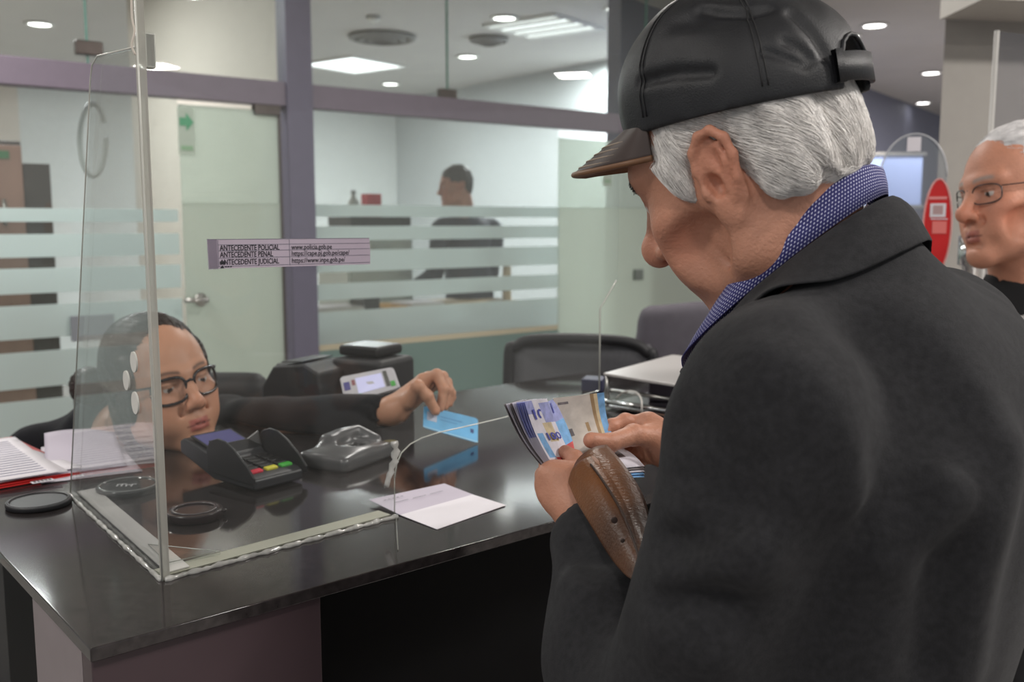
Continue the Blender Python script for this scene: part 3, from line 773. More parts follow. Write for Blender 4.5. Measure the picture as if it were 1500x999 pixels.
def hand_mesh(fingers, palm, wrist, fr=.0085, h=.0014, k=.006, base=(.5, .3, .2), nails=()):
    """fingers: joint lists in world space (knuckle -> tip); palm: list of (a,b,ra,rb); wrist: (a,b,ra,rb) list"""
    pts = [p for f in fingers for p in f[0]]+[q for t in palm+wrist for q in t[:2]]
    A = np.array([tuple(p) for p in pts]); lo = A.min(0)-.045; hi = A.max(0)+.045
    F = Field(lo, hi, h)
    for a, b, ra, rb in palm+wrist: F.cone(tuple(a), tuple(b), ra, rb, k=.012)
    for f in fingers:
        J, r = f[0], f[1]; n = len(J)
        rr = [r*(1.12-.34*i/(n-1)) for i in range(n)]
        G_ = None
        for i in range(n-1):
            F.cone(tuple(J[i]), tuple(J[i+1]), rr[i], rr[i+1], k=.007 if i == 0 else .0025)
        for i in range(1, n-1): F.ball(tuple(J[i]), rr[i]*1.06, k=.004)
    V, Fc = F.mesh(1)
    c = np.tile(np.array(base, dtype=np.float32), (len(V), 1))
    for f in fingers:                                   # redder knuckles and tips, paler nails
        for i, p in enumerate(f[0]):
            w = .3*np.exp(-((V-np.array(tuple(p)))**2).sum(1)/.008**2); c = c*(1-w[:, None])+np.array(base)*np.array((1.06, .72, .68))*w[:, None]
    for p, r in nails:
        w = smooth01((r-np.sqrt(((V-np.array(tuple(p)))**2).sum(1)))/.0015)*.8; c = c*(1-w[:, None])+np.array(base)*np.array((1.22, 1.18, 1.18))*w[:, None]
    return V, Fc, c
# ================================================================== the customer: older man in a cap, seen from behind
HC = Vector((.2040, .860, 1.512))
Lsh, Rsh = W(1125, 535, .68), W(1380, 445, .95); C7 = W(1232, 300, .82)
BX = Vector((Rsh.x-Lsh.x, Rsh.y-Lsh.y, 0)).normalized(); BY = Vector((-BX.y, BX.x, 0))
BO = (Lsh+Rsh)/2; BO.z = 0
def B(x, y, z): return BO+BX*x+BY*y+UP*z
az = math.radians(-49); pt = math.radians(28)
HF = Vector((math.sin(az)*math.cos(pt), math.cos(az)*math.cos(pt), -math.sin(pt)))
_x = HF.cross(UP).normalized()
HM = frame(HC, HF, UP-_x*math.tan(math.radians(8))) @ Matrix.Diagonal((1.03, 1.03, 1.06, 1)); HI = HM.inverted()
man = empty('person', (BO.x, BO.y, 0), 'person in black cap and dark grey jacket, back turned, counting banknotes at the counter', 'person')
SKO = rgb(186, 134, 110)
NC = Vector((.2468, .8574, 1.4067))
nb = HI @ (NC+BY*.0+UP*-.02); nm = HI @ (HC*.45+NC*.55-BY*.008)
caz, cpt = math.radians(-52), math.radians(9)
CF = Vector((math.sin(caz)*math.cos(cpt), math.cos(caz)*math.cos(cpt), -math.sin(cpt)))
CAPC = W(1090, 151, .852)
CAPM = frame(CAPC, CF, UP-CF.cross(UP).normalized()*math.tan(math.radians(5))) @ Matrix.Diagonal((.98, .95, .97, 1))
rx, ry, rz = .094, .1105, .098
CHL = np.array(CAPM.inverted() @ HM)
def undercap(mar):                       # keeps skull and hair inside the crown above the band
    def f(X, Y, Z):
        q = [CHL[i, 0]*X+CHL[i, 1]*Y+CHL[i, 2]*Z+CHL[i, 3] for i in range(3)]
        r = (rx-mar, ry-mar, rz-mar-.006)
        k0 = np.sqrt(sum((q[i]/r[i])**2 for i in range(3))); k1 = np.sqrt(sum((q[i]/(r[i]**2))**2 for i in range(3)))
        return -np.where(q[2] > -.004, k0*(k0-1)/np.maximum(k1, 1e-6), -.05)
    return f
F = head_field(nb, (.053, .052), .0020, 1.28, 1.03, lo_z=-.20, gaunt=1, rec=.014, ec=(.0745, .004, -.018), flare=.16, ek=1.06, cb=.007)
for pts, r in (([(-.034, .080, -.052), (-.044, .062, -.085)], .0016), ([(-.058, -.01, -.080), (-.040, .035, -.118)], .002), ([(-.060, -.035, -.075), (-.052, .0, -.115), (-.03, .04, -.14)], .002), ([(-.060, -.050, -.06), (-.056, -.02, -.125)], .002), ([(-.050, .045, -.055), (-.056, .030, -.085)], .0016)): F.path(pts, r, .006, 's')
F.op(undercap(.011), (-.2, -.2, -.2), (.2, .2, .2), .003, 's')
Vh, Fh = F.mesh(1); ch = face_cols(Vh, SKO, rgb(150, 92, 84), rgb(70, 62, 58), rgb(40, 28, 22), stubble=.7, flush=.4)
headW = xform(Vh, HM)
# arms: joints
shL, elL, wrL = B(-.165, .0, Lsh.z-.035), W(982, 1090, .745), W(858, 758, .965)
shR, elR, wrR = B(.165, .0, Rsh.z-.035), Vector((.40, 1.15, 1.13)), W(990, 655, 1.085)
# hands
fL = [([W(800, 700, .985), W(803, 680, 1.02), W(838, 676, 1.045), W(862, 690, 1.05)], .0088),
      ([W(797, 712, .985), W(797, 696, 1.03), W(832, 694, 1.055), W(860, 706, 1.055)], .0090),
      ([W(801, 726, .98), W(800, 713, 1.025), W(832, 712, 1.05), W(858, 722, 1.05)], .0086),
      ([W(810, 738, .975), W(808, 730, 1.01), W(832, 730, 1.035), W(852, 736, 1.035)], .0076),
      ([W(848, 712, .975), W(850, 690, .985), W(842, 672, 1.0), W(828, 662, 1.012)], .0098)]
pL = [(W(845, 748, .97), W(808, 695, .985), .020, .0145), (W(850, 748, .968), W(818, 730, .98), .020, .015), (W(850, 742, .968), W(846, 700, .985), .020, .016), (W(832, 735, .975), W(825, 700, .985), .019, .017)]
VL, FL_, cL = hand_mesh(fL, pL, [(wrL, wrL+(elL-wrL)*.25, .024, .028), (W(848, 745, .968), wrL, .023, .024)], base=SKO)
fR = [([W(955, 640, 1.075), W(928, 637, 1.06), W(893, 649, 1.035), W(866, 645, 1.022)], .0114),
      ([W(950, 622, 1.10), W(916, 617, 1.095), W(896, 624, 1.085), W(880, 640, 1.075)], .0086),
      ([W(955, 636, 1.115), W(920, 640, 1.115), W(893, 652, 1.10), W(876, 662, 1.085)], .0088),
      ([W(958, 650, 1.115), W(926, 660, 1.115), W(902, 672, 1.10), W(888, 680, 1.085)], .0084),
      ([W(962, 662, 1.11), W(934, 676, 1.105), W(914, 688, 1.095), W(902, 692, 1.085)], .0074)]
pR = [(W(985, 650, 1.085), W(950, 622, 1.095), .021, .0155), (W(985, 655, 1.085), W(953, 640, 1.11), .022, .016), (W(985, 660, 1.085), W(960, 662, 1.10), .021, .015), (W(980, 652, 1.08), W(955, 642, 1.078), .018, .0145)]
VR, FR_, cR = hand_mesh(fR, pR, [(W(985, 655, 1.085), wrR+(elR-wrR)*.3, .0235, .028)], base=SKO, nails=[(W(864, 640, 1.012), .0062)])
# torso and arms under the cloth
F = Field(np.array((BO.x, BO.y, 0))-np.array((.36, .36, -.80)), np.array((BO.x, BO.y, 0))+np.array((.36, .50, 1.50)), .011)
for z0, r0, z1, r1 in ((.86, .12, 1.05, .12), (1.05, .12, 1.25, .115)): F.cone(tuple(B(0, .03, z0)), tuple(B(0, .02, z1)), r0, r1, k=.03)
F.cone(tuple(shL), tuple(shR), .05, .05, k=.03); F.cone(tuple(C7+BY*.05-UP*.05), tuple(B(0, .02, 1.25)), .055, .09, k=.03)
F.chain([tuple(shL), tuple(elL), tuple(wrL)], [.046, .036, .026], k=.02); F.chain([tuple(shR), tuple(elR), tuple(wrR)], [.046, .036, .026], k=.02)
Vt, Ft = F.mesh(1); ct_ = np.tile(np.array(SKO, dtype=np.float32), (len(Vt), 1))
V, Fc, c = join_meshes([(headW, Fh, ch), (VL, FL_, cL), (VR, FR_, cR), (Vt, Ft, ct_)])
mesh_obj('body', V, Fc, M['skin_old'], man, True, c, world=True)
# ---------------------------------------------------------------- hair
M['hair_grey'] = P('silver grey hair', rgb(186, 181, 176), .5, var=.4, vscale=60, stretch=(1, 1, 1), spec=.4)
M['hair_white'] = P('silver strands', rgb(236, 232, 228), .45, var=.2, vscale=90, spec=.5)
F = Field((-.115, -.145, -.10), (.115, .11, .10), .003)
F.ell((0, -.007, .036), (.0805, .0965, .084), k=.01)
F.ell((0, -.057, -.018), (.060, .042, .056), k=.03)
for sx in (-1, 1):
    F.ell((sx*.066, .038, .026), (.014, .034, .042), k=.015)
    F.ell((sx*.068, .036, -.010), (.009, .013, .030), k=.012)
    F.ell((sx*.060, -.052, -.018), (.018, .030, .045), k=.02)
F.half((0, -.05, -.060), (0, .12, -1), .01)
F.half((0, .055, .03), (0, 1, -.5), .006); F.half((0, .064, 0), (0, 1, .1), .004)
cp_ = HI @ (CAPM @ Vector((0, 0, .012))); cn_ = (HI.to_3x3().inverted().transposed().to_3x3() @ CAPM.to_3x3().col[2]).normalized() if False else ((HI @ (CAPM @ Vector((0, 0, .1))))-(HI @ (CAPM @ Vector((0, 0, 0))))).normalized()
F.half(tuple(cp_), tuple(cn_), .004)
for sx in (-1, 1):                       # clear of the ear and cheek
    F.ell((sx*.088, .004, -.024), (.024, .021, .038), k=.008, mode='s')
    F.ell((sx*.085, .034, -.066), (.04, .05, .034), k=.008, mode='s')
F.ell((0, .075, -.06), (.064, .075, .062), k=.004, mode='s')
def underpeak(X, Y, Z):
    q = [CHL[i, 0]*X+CHL[i, 1]*Y+CHL[i, 2]*Z+CHL[i, 3] for i in range(3)]
    e = (np.sqrt((q[0]/(rx-.002))**2+(q[1]/(ry-.018))**2)-1)*.09
    return -np.where((q[2] > -.042) & (q[1] > .012), e, -.05)
F.op(undercap(.006), (-.2, -.2, -.2), (.2, .2, .2), .002, 's'); F.op(underpeak, (-.2, -.2, -.2), (.2, .2, .2), .003, 's')
F.noise(.0011, 260, 3, 2, (1, 1, .35))
Vr, Fr = F.mesh(1); Vr = xform(Vr, HM); hb = bvh_of(Vr, Fr)
R3 = HM.to_3x3(); roots = []
for i in RNG.permutation(len(Vr)):
    l = HI @ Vector(Vr[i].tolist())
    if abs(l.x) > .03 or l.y < -.04: roots.append(Vr[i].tolist())
    if len(roots) >= 8000: break
def flow(p):
    l = HI @ p
    if l.y > .012: d = Vector((0, -.25+l.y*4, -1))
    else: d = Vector((0, -.75, -.75))
    if l.z < -.03 and l.y < -.02: d = Vector((0, -.55, -.9))
    return R3 @ d
V2, F2 = strands(hb, roots, flow, 8, .0058, .00034, .0006, 5, .11)
hair = mesh_obj('hair', np.concatenate([Vr, np.array([tuple(v) for v in V2], dtype=np.float32)]), Fr.tolist()+[[i+len(Vr) for i in f] for f in F2], None, man, True, mats=[M['hair_grey'], M['hair_white']], fmat=[0]*len(Fr)+[1]*len(F2), world=True)
# eyebrow tufts
m = MB()
for sx in (-1,):
    for k in range(90):
        x = sx*RNG.uniform(.012, .048); z = .019+RNG.uniform(-.003, .004); a = Vector((x, .0945-abs(x)*.33-.002, z)); m.tube([HM @ a, HM @ (a+Vector((sx*.004, .004, RNG.uniform(-.004, .002)))), HM @ (a+Vector((sx*.008, .0055, RNG.uniform(-.007, .0))))], [.0009, .0008, .0003], 3)
m.build('eyebrow', P('dark grey brow hair', rgb(62, 56, 54), .6), man, True)
# ---------------------------------------------------------------- cap
M['cap'] = P('black cap cloth', rgb(27, 28, 31), .5, var=.25, vscale=30, bump=.25, bscale=900, spec=.4)
M['cap_trim'] = P('brown leather trim', rgb(112, 78, 52), .5, var=.2)
M['cap_peak'] = P('dark brown peak', rgb(62, 50, 46), .55, var=.2)
M['stitch'] = P('pale stitching', rgb(150, 134, 118), .7)
M['seam'] = P('black seam thread', rgb(20, 20, 22), .6)
F = Field((-.12, -.14, -.03), (.12, .14, .13), .0026)
F.ell((0, 0, .0), (rx, ry, rz), k=.01); F.ell((0, .035, .030), (.076, .073, .068), k=.03)
F.ell((-.035, -.004, .112), (.026, .036, .010), k=.014, mode='s')
F.ell((-.075, -.03, .072), (.012, .050, .010), k=.012, mode='s')
F.ell((-.052, -.040, .092), (.008, .030, .007), k=.010, mode='s')
F.noise(.0010, 60, 11, 3)
G2 = Field((-.12, -.14, -.03), (.12, .14, .13), .0026); G2.ell((0, 0, -.012), (rx-.007, ry-.007, rz-.014), k=.01)
F.d = np.maximum(F.d, -G2.d)
F.half((0, 0, -.012), (0, 0, -1))
F.op(lambda X, Y, Z: np.where(Y < 0, np.sqrt((X)**2+((Z-.0)*.95)**2)-.030, .1), (-.04, -.13, -.03), (.04, -.06, .04), .003, 's')
Vc, Fc = F.mesh(1); cb_ = bvh_of(xform(Vc, CAPM), Fc); CI = CAPM.inverted()
def oncap(px, py):
    d_ = ray(px, py).normalized(); loc, nor, _, _ = cb_.ray_cast(Vector((0, 0, CAMZ)), d_); return CI @ (loc if loc is not None else W(px, py, .8))
for pix, r, k in (([(1028, 14), (1050, 20), (1075, 22), (1100, 20), (1124, 14)], .0045, .006), ([(1150, 60), (1172, 72), (1190, 88)], .003, .006), ([(1120, 75), (1150, 85), (1180, 96)], .0025, .006), ([(940, 120), (990, 108), (1040, 106)], .003, .008), ([(1160, 20), (1190, 50), (1208, 80)], .003, .008)):
    F.path([oncap(*q) for q in pix], r, k, 's')
Vc, Fc = F.mesh(1); cap = mesh_obj('cap', xform(Vc, CAPM), Fc, M['cap'], man, True, world=True)
def onc(th, z, k=1.0):                   # point on the crown: angle from the front, height
    s = math.sqrt(max(0, 1-(z/rz)**2)); return CAPM @ Vector((rx*k*s*math.sin(th), ry*k*s*math.cos(th), z*k))
m = MB(); cbv = bvh_of(xform(Vc, CAPM), Fc)
def snapc(p, l=.0006):
    loc, nor, _, _ = cbv.find_nearest(p); return loc+nor*l
for th in (-1.05, -2.1, 1.05, 2.1, 0):
    for dth in (-.022, .022): m.tube([snapc(onc(th+dth, z, 1.02)) for z in np.linspace(.0, .1, 18)], .0006, 4)
ob = m.build('seam', M['seam'], cap, True)
m = MB(); m.tube([snapc(CAPM @ Vector((.030*math.cos(t)*1.08, -.12, .030*math.sin(t)*1.1)), .001) for t in np.linspace(0.05, PI-.05, 24)], .0019, 6); m.build('opening_edge', M['cap'], cap, True)
m = MB(); m.lathe([(0, .0035), (.006, .003), (.0085, 0), (0, -.001)], CAPM @ Vector((0, .0, .1)), 16, CAPM.to_3x3()); m.build('top_button', M['cap'], cap, True)
m = MB(); ths = np.linspace(PI-.44, PI+.44, 16)     # strap across the opening
out = [(rx+.004)*math.sin(t) for t in ths]
P0 = [[CAPM @ Vector(((rx+o_)*math.sin(t), (ry+o_)*math.cos(t), z)) for o_, z in ((-.001, -.006), (.0035, -.006), (.0035, .017), (-.001, .017), (-.001, -.006))] for t in ths]
m.grid(P0); m.build('strap', M['cap'], cap, True)
m = MB(); bx_ = [[CAPM @ Vector(((rx+o_)*math.sin(t), (ry+o_)*math.cos(t), z)) for o_, z in ((0, -.0075), (.006, -.0075), (.006, .019), (0, .019), (0, -.0075))] for t in np.linspace(PI+.40, PI+.47, 4)]
m.grid(bx_); m.build('strap_loop', M['cap'], cap, True)
# peak
def pk(th, f, dz=0): # th -1..1 across, f 0..1 outward
    a = th*1.0; x0 = rx*.985*math.sin(a); y0 = ry*.985*math.cos(a)
    ln = .074*math.sqrt(max(0, 1-(abs(th))**2.6)); x = x0*(1+.10*f*(1-abs(th))); y = y0+ln*f
    z = -.001-.031*f*(1-.25*abs(th))-.16*x*x/.09*f
    return CAPM @ Vector((x, y, z+dz))
ts = np.linspace(-1, 1, 33); fs = np.linspace(0, 1, 9)
m = MB(); m.grid([[pk(t, f) for f in fs] for t in ts]); ob = fix_normals(m.build('peak', M['cap_peak'], cap, True)); solid(ob, .003)
m = MB(); m.tube([pk(t, 1.0) for t in ts], .0028, 8); m.build('peak_trim', M['cap_trim'], cap, True)
m = MB(); m.grid([[pk(t, f, -.0026) for f in (0, .5, .985)] for t in ts]); m.build('peak_lining', M['cap_trim'], cap, True)
m = MB()
for f in (.9, .76, .62, .48): m.tube([pk(t, f, .0022) for t in ts[2:-2]], .0009, 4)
m.build('peak_stitching', M['stitch'], cap, True)
# ---------------------------------------------------------------- jacket
M['wool'] = P('charcoal wool cloth', rgb(39, 39, 41), .88, var=.22, vscale=160, bump=.35, bscale=1100, sheen=.04, spec=.2)
JZ0 = .70
F = Field((BO.x-.42, BO.y-.42, JZ0), (BO.x+.40, BO.y+.48, 1.56), .0055)
def bf(x, y, z): return tuple(B(x, y, z))
RB = np.array([[BX.x, BY.x, 0], [BX.y, BY.y, 0], [0, 0, 1]])
F.ell(bf(0, .02, 1.14), (.180, .125, .26), RB, k=.03)
F.ell(bf(0, -.035, 1.20), (.165, .105, .19), RB, k=.05)
F.ell(bf(0, .045, .98), (.185, .145, .22), RB, k=.05)
F.ell(bf(0, .03, .78), (.195, .15, .24), RB, k=.05)
F.cone(tuple(shL+UP*.0), tuple(C7+BY*.02-UP*.085), .060, .058, k=.045); F.cone(tuple(shR), tuple(C7+BY*.02-UP*.085), .060, .058, k=.045)
F.cone(tuple(C7+BY*.02-UP*.05), bf(0, -.03, 1.25), .070, .10, k=.05)
F.cone(bf(-.09, -.03, Lsh.z-.07), bf(.11, -.03, Rsh.z-.07), .085, .085, k=.06)
def sleeve(sh, el, wr, r0, r1, r2):
    sh2 = sh+(el-sh)*.10
    F.cone(tuple(sh), tuple(sh2), r0*.94, r0, k=.022); F.cone(tuple(sh2), tuple(el), r0, r1, k=.012); F.cone(tuple(el), tuple(wr), r1, r2, k=.02)
sleeve(shL, elL, wrL+(elL-wrL)*.14, .0745, .069, .043)
for q_, r_ in ((W(905, 930, .86), .060), (W(905, 985, .83), .066)): F.ball(tuple(q_), r_, k=.04); sleeve(shR, elR, wrR+(elR-wrR)*.12, .072, .062, .043)
# folds: shallow grooves and ridges on the near sleeve and the back
def groove(pts, r, dep, k=.02, mode='s'):
    for a, b in zip(pts[:-1], pts[1:]): F.cone(tuple(a), tuple(b), r, r, k=k, mode=mode)
F.noise(.0030, 26, 21, 3, (1, 1, .8))
F.half((0, 0, JZ0+.03), (0, 0, -1))
# open neck
LC, LA, LB, LS, LR = Vector((.2414, .861, 1.3976)), .0765, .0861, .0762, .0135
HC2, HA, HB, HS, HR = Vector((.2468, .8574, 1.4067)), .0700, .0765, .0845, -.0033
def cutfn(X, Y, Z):
    dx, dy = X-LC.x, Y-LC.y; px_ = dx*BX.x+dy*BX.y; py_ = dx*BY.x+dy*BY.y
    pl = Z-(LC.z-.020+(LR/LA+.12)*px_-LS/LB*py_)
    return np.maximum(-pl*.75, np.sqrt(px_**2+py_**2)-.125)
F.op(cutfn, (LC.x-.14, LC.y-.14, 1.22), (LC.x+.14, LC.y+.14, 1.56), .014, 's')
F.cone(tuple(LC-UP*.10), tuple(LC+UP*.1), .058, .068, k=.006, mode='s')
F.cone(tuple(wrL+(wrL-elL)*.3), tuple(wrL+(elL-wrL)*.16), .033, .033, k=.003, mode='s'); F.cone(tuple(wrR+(wrR-elR)*.3), tuple(wrR+(elR-wrR)*.13), .034, .034, k=.003, mode='s')
Vj, Fj = F.mesh(1); jb = bvh_of(Vj, Fj)
EYE = Vector((0, 0, CAMZ))
def onj(px, py, lift=.001, Y=None):
    dr = ray(px, py).normalized(); loc, nor, _, _ = jb.ray_cast(EYE, dr)
    if loc is None: return W(px, py, Y or .8)
    return loc+nor*lift
def carve(pix, r, k, lift=0., mode='s'):
    F.path(bez([onj(*q, lift) for q in pix], 24), r, k, mode)
# sleeve head seam and the fullness beside it
carve([(1105, 512), (1165, 528), (1215, 575), (1252, 640), (1270, 720), (1262, 800)], .0045, .008, .0012)
carve([(1110, 528), (1160, 545), (1203, 588), (1238, 650), (1256, 720)], .012, .025, -.0085, 'u')
# cloth folds: sleeve, elbow, back
for pix, r, k, l, md in (([(1010, 706), (1040, 720), (1090, 770)], .008, .03, .004, 's'), ([(1000, 757), (1040, 772), (1100, 830)], .008, .03, -.006, 'u'),
    ([(985, 802), (1030, 798), (1075, 760)], .008, .03, .003, 's'), ([(990, 860), (1030, 850), (1100, 800)], .010, .035, -.006, 'u'),
    ([(980, 892), (1010, 882), (1060, 880)], .007, .028, .003, 's'), ([(965, 938), (990, 935), (1040, 960)], .010, .03, -.006, 'u'),
    ([(1440, 640), (1425, 740), (1390, 850), (1370, 960)], .008, .04, .003, 's'), ([(1470, 660), (1450, 770), (1425, 870), (1405, 980)], .010, .04, -.006, 'u'),
    ([(1330, 560), (1345, 680), (1335, 800)], .010, .05, .003, 's'), ([(1310, 820), (1340, 790), (1400, 730)], .008, .04, -.010, 'u'),
    ([(1270, 480), (1330, 520), (1380, 600)], .008, .05, .002, 's'), ([(835, 800), (870, 815), (900, 812)], .006, .02, .003, 's'), ([(835, 850), (870, 870), (910, 850)], .006, .022, -.003, 'u'),
    ([(1000, 620), (1040, 640), (1090, 690)], .006, .03, .003, 's')):
    carve(pix, r, k, l, md)
Vj, Fj = F.mesh(2); jk = mesh_obj('jacket', Vj, Fj, M['wool'], man, True, world=True); jb = bvh_of(Vj, Fj)
m = MB(); m.tube([onj(*q, .0002) for q in [(1105, 512), (1165, 528), (1215, 575), (1252, 640), (1270, 720), (1262, 800)]], .0006, 5)
def ring(c, a_, b_, s_, r_, t): return c+BX*(a_*math.cos(t))+BY*(b_*math.sin(t))+UP*(-s_*math.sin(t)+r_*math.cos(t))
# shirt collar: blue with small pale squares
t = NT('blue dotted shirt cloth'); bs = t.n('ShaderNodeBsdfPrincipled'); bs.inputs['Roughness'].default_value = .8
uvn = t.n('ShaderNodeUVMap', uv_map='UVMap'); mp = t.n('ShaderNodeMapping'); t.l(uvn.outputs[0], mp.inputs[0])
sp = t.n('ShaderNodeSeparateXYZ'); t.l(mp.outputs[0], sp.inputs[0]); ws = []
for ax in ('X', 'Y'):
    md = t.n('ShaderNodeMath', operation='FRACT'); t.l(sp.outputs[ax], md.inputs[0])
    sb = t.n('ShaderNodeMath', operation='SUBTRACT'); t.l(md.outputs[0], sb.inputs[0]); sb.inputs[1].default_value = .5
    ab = t.n('ShaderNodeMath', operation='ABSOLUTE'); t.l(sb.outputs[0], ab.inputs[0])
    lt = t.n('ShaderNodeMath', operation='LESS_THAN'); t.l(ab.outputs[0], lt.inputs[0]); lt.inputs[1].default_value = .21; ws.append(lt)
ml = t.n('ShaderNodeMath', operation='MULTIPLY'); t.l(ws[0].outputs[0], ml.inputs[0]); t.l(ws[1].outputs[0], ml.inputs[1])
mx = t.n('ShaderNodeMix', data_type='RGBA'); t.l(ml.outputs[0], mx.inputs[0]); mx.inputs[6].default_value = (*rgb(44, 44, 104), 1); mx.inputs[7].default_value = (*rgb(196, 196, 222), 1)
t.l(mx.outputs[2], bs.inputs['Base Color']); t.l(bs.outputs[0], t.out.inputs[0]); M['shirt'] = t.m
NT_, ths = 96, []
ths = [PI/2+.10+(2*PI-.20)*i/NT_ for i in range(NT_+1)]
rows = []
prof = [(0, .60), (0, .2), (0, 0), (.15, -.02), (.5, -.01), (1.0, 0)]
V = []; Fq = []; uv = []
for i, th in enumerate(ths):
    hi = ring(HC2, HA, HB, HS, HR, th)+UP*(.004+.004*max(0, -math.cos(th))); lo = ring(LC, LA, LB, LS, LR, th); inn = (NC-hi); inn.z = 0; inn.normalize()
    col_ = [hi+inn*.007-UP*.030, hi+inn*.005-UP*.004, hi+inn*.0015+UP*.0012, hi-inn*.0015, hi*.5+lo*.5-inn*.0025, lo-inn*.002-UP*.002]
    if abs(math.sin(th)-1) < .12: col_[-1] = col_[-1]-UP*.012*(1-abs(math.sin(th)-1)/.12)
    V += col_
cum = [0, .026, .031, .034, .048, .064]
for i in range(NT_):
    for j in range(5):
        Fq.append([i*6+j, i*6+j+1, (i+1)*6+j+1, (i+1)*6+j])
        uv += [(i*.0052/.0028, cum[j]/.0028), (i*.0052/.0028, cum[j+1]/.0028), ((i+1)*.0052/.0028, cum[j+1]/.0028), ((i+1)*.0052/.0028, cum[j]/.0028)]
so = mesh_obj('shirt_collar', V, Fq, M['shirt'], man, True, world=True)
ul = so.data.uv_layers.new(name='UVMap')
for k, q in enumerate(uv): ul.data[k].uv = q
solid(so, .0016)
# shirt front under the throat
# jacket collar: stands behind the shirt collar and folds down on the shoulders
V = []; Fq = []; n_ = 100; ths = [-PI/2-2.5+5.0*i/n_ for i in range(n_+1)]
for i, th in enumerate(ths):
    f = abs(i/n_*2-1); wd_ = .046+.012*(f > .0)*f
    top_ = ring(LC, LA+.005, LB+.005, LS, LR, th)-UP*(.004+.016*max(0, -math.cos(th))*smooth01((math.sin(th)+.25)/.6)); out_ = top_-LC; out_.z = 0; out_.normalize()
    tg = BX*(-LA*math.sin(th))+BY*(LB*math.cos(th)); 
    inn = top_-out_*.004-UP*.022
    pts = [inn, top_-out_*.001-UP*.003, top_+out_*.002]
    for q, lf in ((.25, .011), (.5, .0085), (.75, .0065), (1.0, .0048)):
        g_ = top_+out_*(wd_*q)-UP*(wd_*q*.55); loc, nor, _, _ = jb.find_nearest(g_)
        pts.append(loc+nor*lf)
    V += pts
k = 7
for i in range(n_):
    for j in range(k-1): Fq.append([i*k+j, i*k+j+1, (i+1)*k+j+1, (i+1)*k+j])
jc = mesh_obj('jacket_collar', V, Fq, M['wool'], man, True, world=True); solid(jc, .003, 1); subsurf(jc, 1)
# trousers, shoes (below the frame)
F = Field((BO.x-.34, BO.y-.30, .0), (BO.x+.34, BO.y+.34, .98), .012)
for sx in (-1, 1):
    F.chain([bf(sx*.095, .02, .88), bf(sx*.10, .045, .50), bf(sx*.105, .02, .10)], [.098, .072, .058], k=.03)
F.ell(bf(0, .02, .88), (.17, .125, .10), RB, k=.04); F.half((0, 0, .07), (0, 0, -1))
V, Fc = F.mesh(1); mesh_obj('trousers', V, Fc, P('dark trousers', rgb(40, 40, 44), .8, var=.15), man, True, world=True)
for sx in (-1, 1):
    F = Field(np.array(bf(sx*.105, .06, .06))-.22, np.array(bf(sx*.105, .06, .06))+.22, .008)
    F.cone(bf(sx*.105, -.04, .045), bf(sx*.11, .15, .038), .042, .036, k=.02); F.cone(bf(sx*.105, .0, .05), bf(sx*.105, .0, .11), .045, .045, k=.03); F.half((0, 0, .003), (0, 0, -1))
    V, Fc = F.mesh(1); mesh_obj('shoe', V, Fc, M['black'], man, True, world=True)
# ================================================================== banknotes and wallet held by the customer
M['note_pale'] = P('pale banknote paper', rgb(222, 220, 230), .7, var=.10, vscale=90)
M['note_blue'] = P('blue banknote print', rgb(158, 164, 214), .7, var=.2, vscale=120)
M['note_sky'] = P('sky blue banknote print', rgb(120, 172, 220), .7, var=.25, vscale=100)
M['note_tan'] = P('worn tan banknote paper', rgb(200, 193, 184), .75, var=.14, vscale=70)
M['note_ochre'] = P('ochre banknote print', rgb(158, 132, 98), .75, var=.2, vscale=90)
M['numeral'] = P('blue numerals', rgb(76, 84, 172), .7)
M['note_red'] = P('red banknote print', rgb(206, 84, 84), .7, var=.2, vscale=90)
M['note_grey'] = P('grey banknote edge', rgb(120, 114, 116), .75, var=.3, vscale=100)
M['note_cream'] = P('cream banknote print', rgb(206, 190, 156), .7, var=.2, vscale=90)
NM = [M[k] for k in ('note_pale', 'note_blue', 'note_sky', 'note_tan', 'note_ochre', 'note_red', 'note_grey', 'note_cream', 'ink')]
def note(TL, TR, BR, BL, fm, bend=.0, label='', group=None, numeral=None, n=(14, 22), lift=1):
    """a bent sheet with printed zones; fm(u,v)->material slot"""
    TL, TR, BR, BL = map(Vector, (TL, TR, BR, BL)); nr = (TR-TL).cross(BL-TL).normalized()
    if nr.dot(Vector((0, 0, CAMZ))-TL) < 0: nr = -nr
    def pt_(u, v): return (TL*(1-u)+TR*u)*(1-v)+(BL*(1-u)+BR*u)*v+nr*(bend*math.sin(PI*v)+bend*.3*math.sin(5*u+3*v))
    nu, nv = n; m = MB()
    V = [pt_(i/nu, j/nv) for i in range(nu+1) for j in range(nv+1)]
    for i in range(nu):
        for j in range(nv): m.F.append([i*(nv+1)+j, i*(nv+1)+j+1, (i+1)*(nv+1)+j+1, (i+1)*(nv+1)+j]); m.M.append(fm((i+.5)/nu, (j+.5)/nv))
    m.V = [tuple(v) for v in V]
    o = m.build('banknote', None, None, True, mats=NM); tag(o, label, 'banknote', group)
    if numeral:
        for s_, u, v, sz, wd in numeral:
            a = pt_(u, v); ex = (pt_(min(1, u+.1), v)-pt_(u, v)).normalized(); ey = -(pt_(u, v+.05)-pt_(u, v)).normalized()
            q = MB(); text_on(q, s_, a+nr*.0012, ex, ey, sz, width=wd, bold=.03); q.build('numeral', M['numeral'], o)
    return o
def zones(base, *bars):
    def f(u, v):
        for a, b, c, d_, m_ in bars:
            if a <= u < b and c <= v < d_: return m_
        return base
    return f
NF = 11
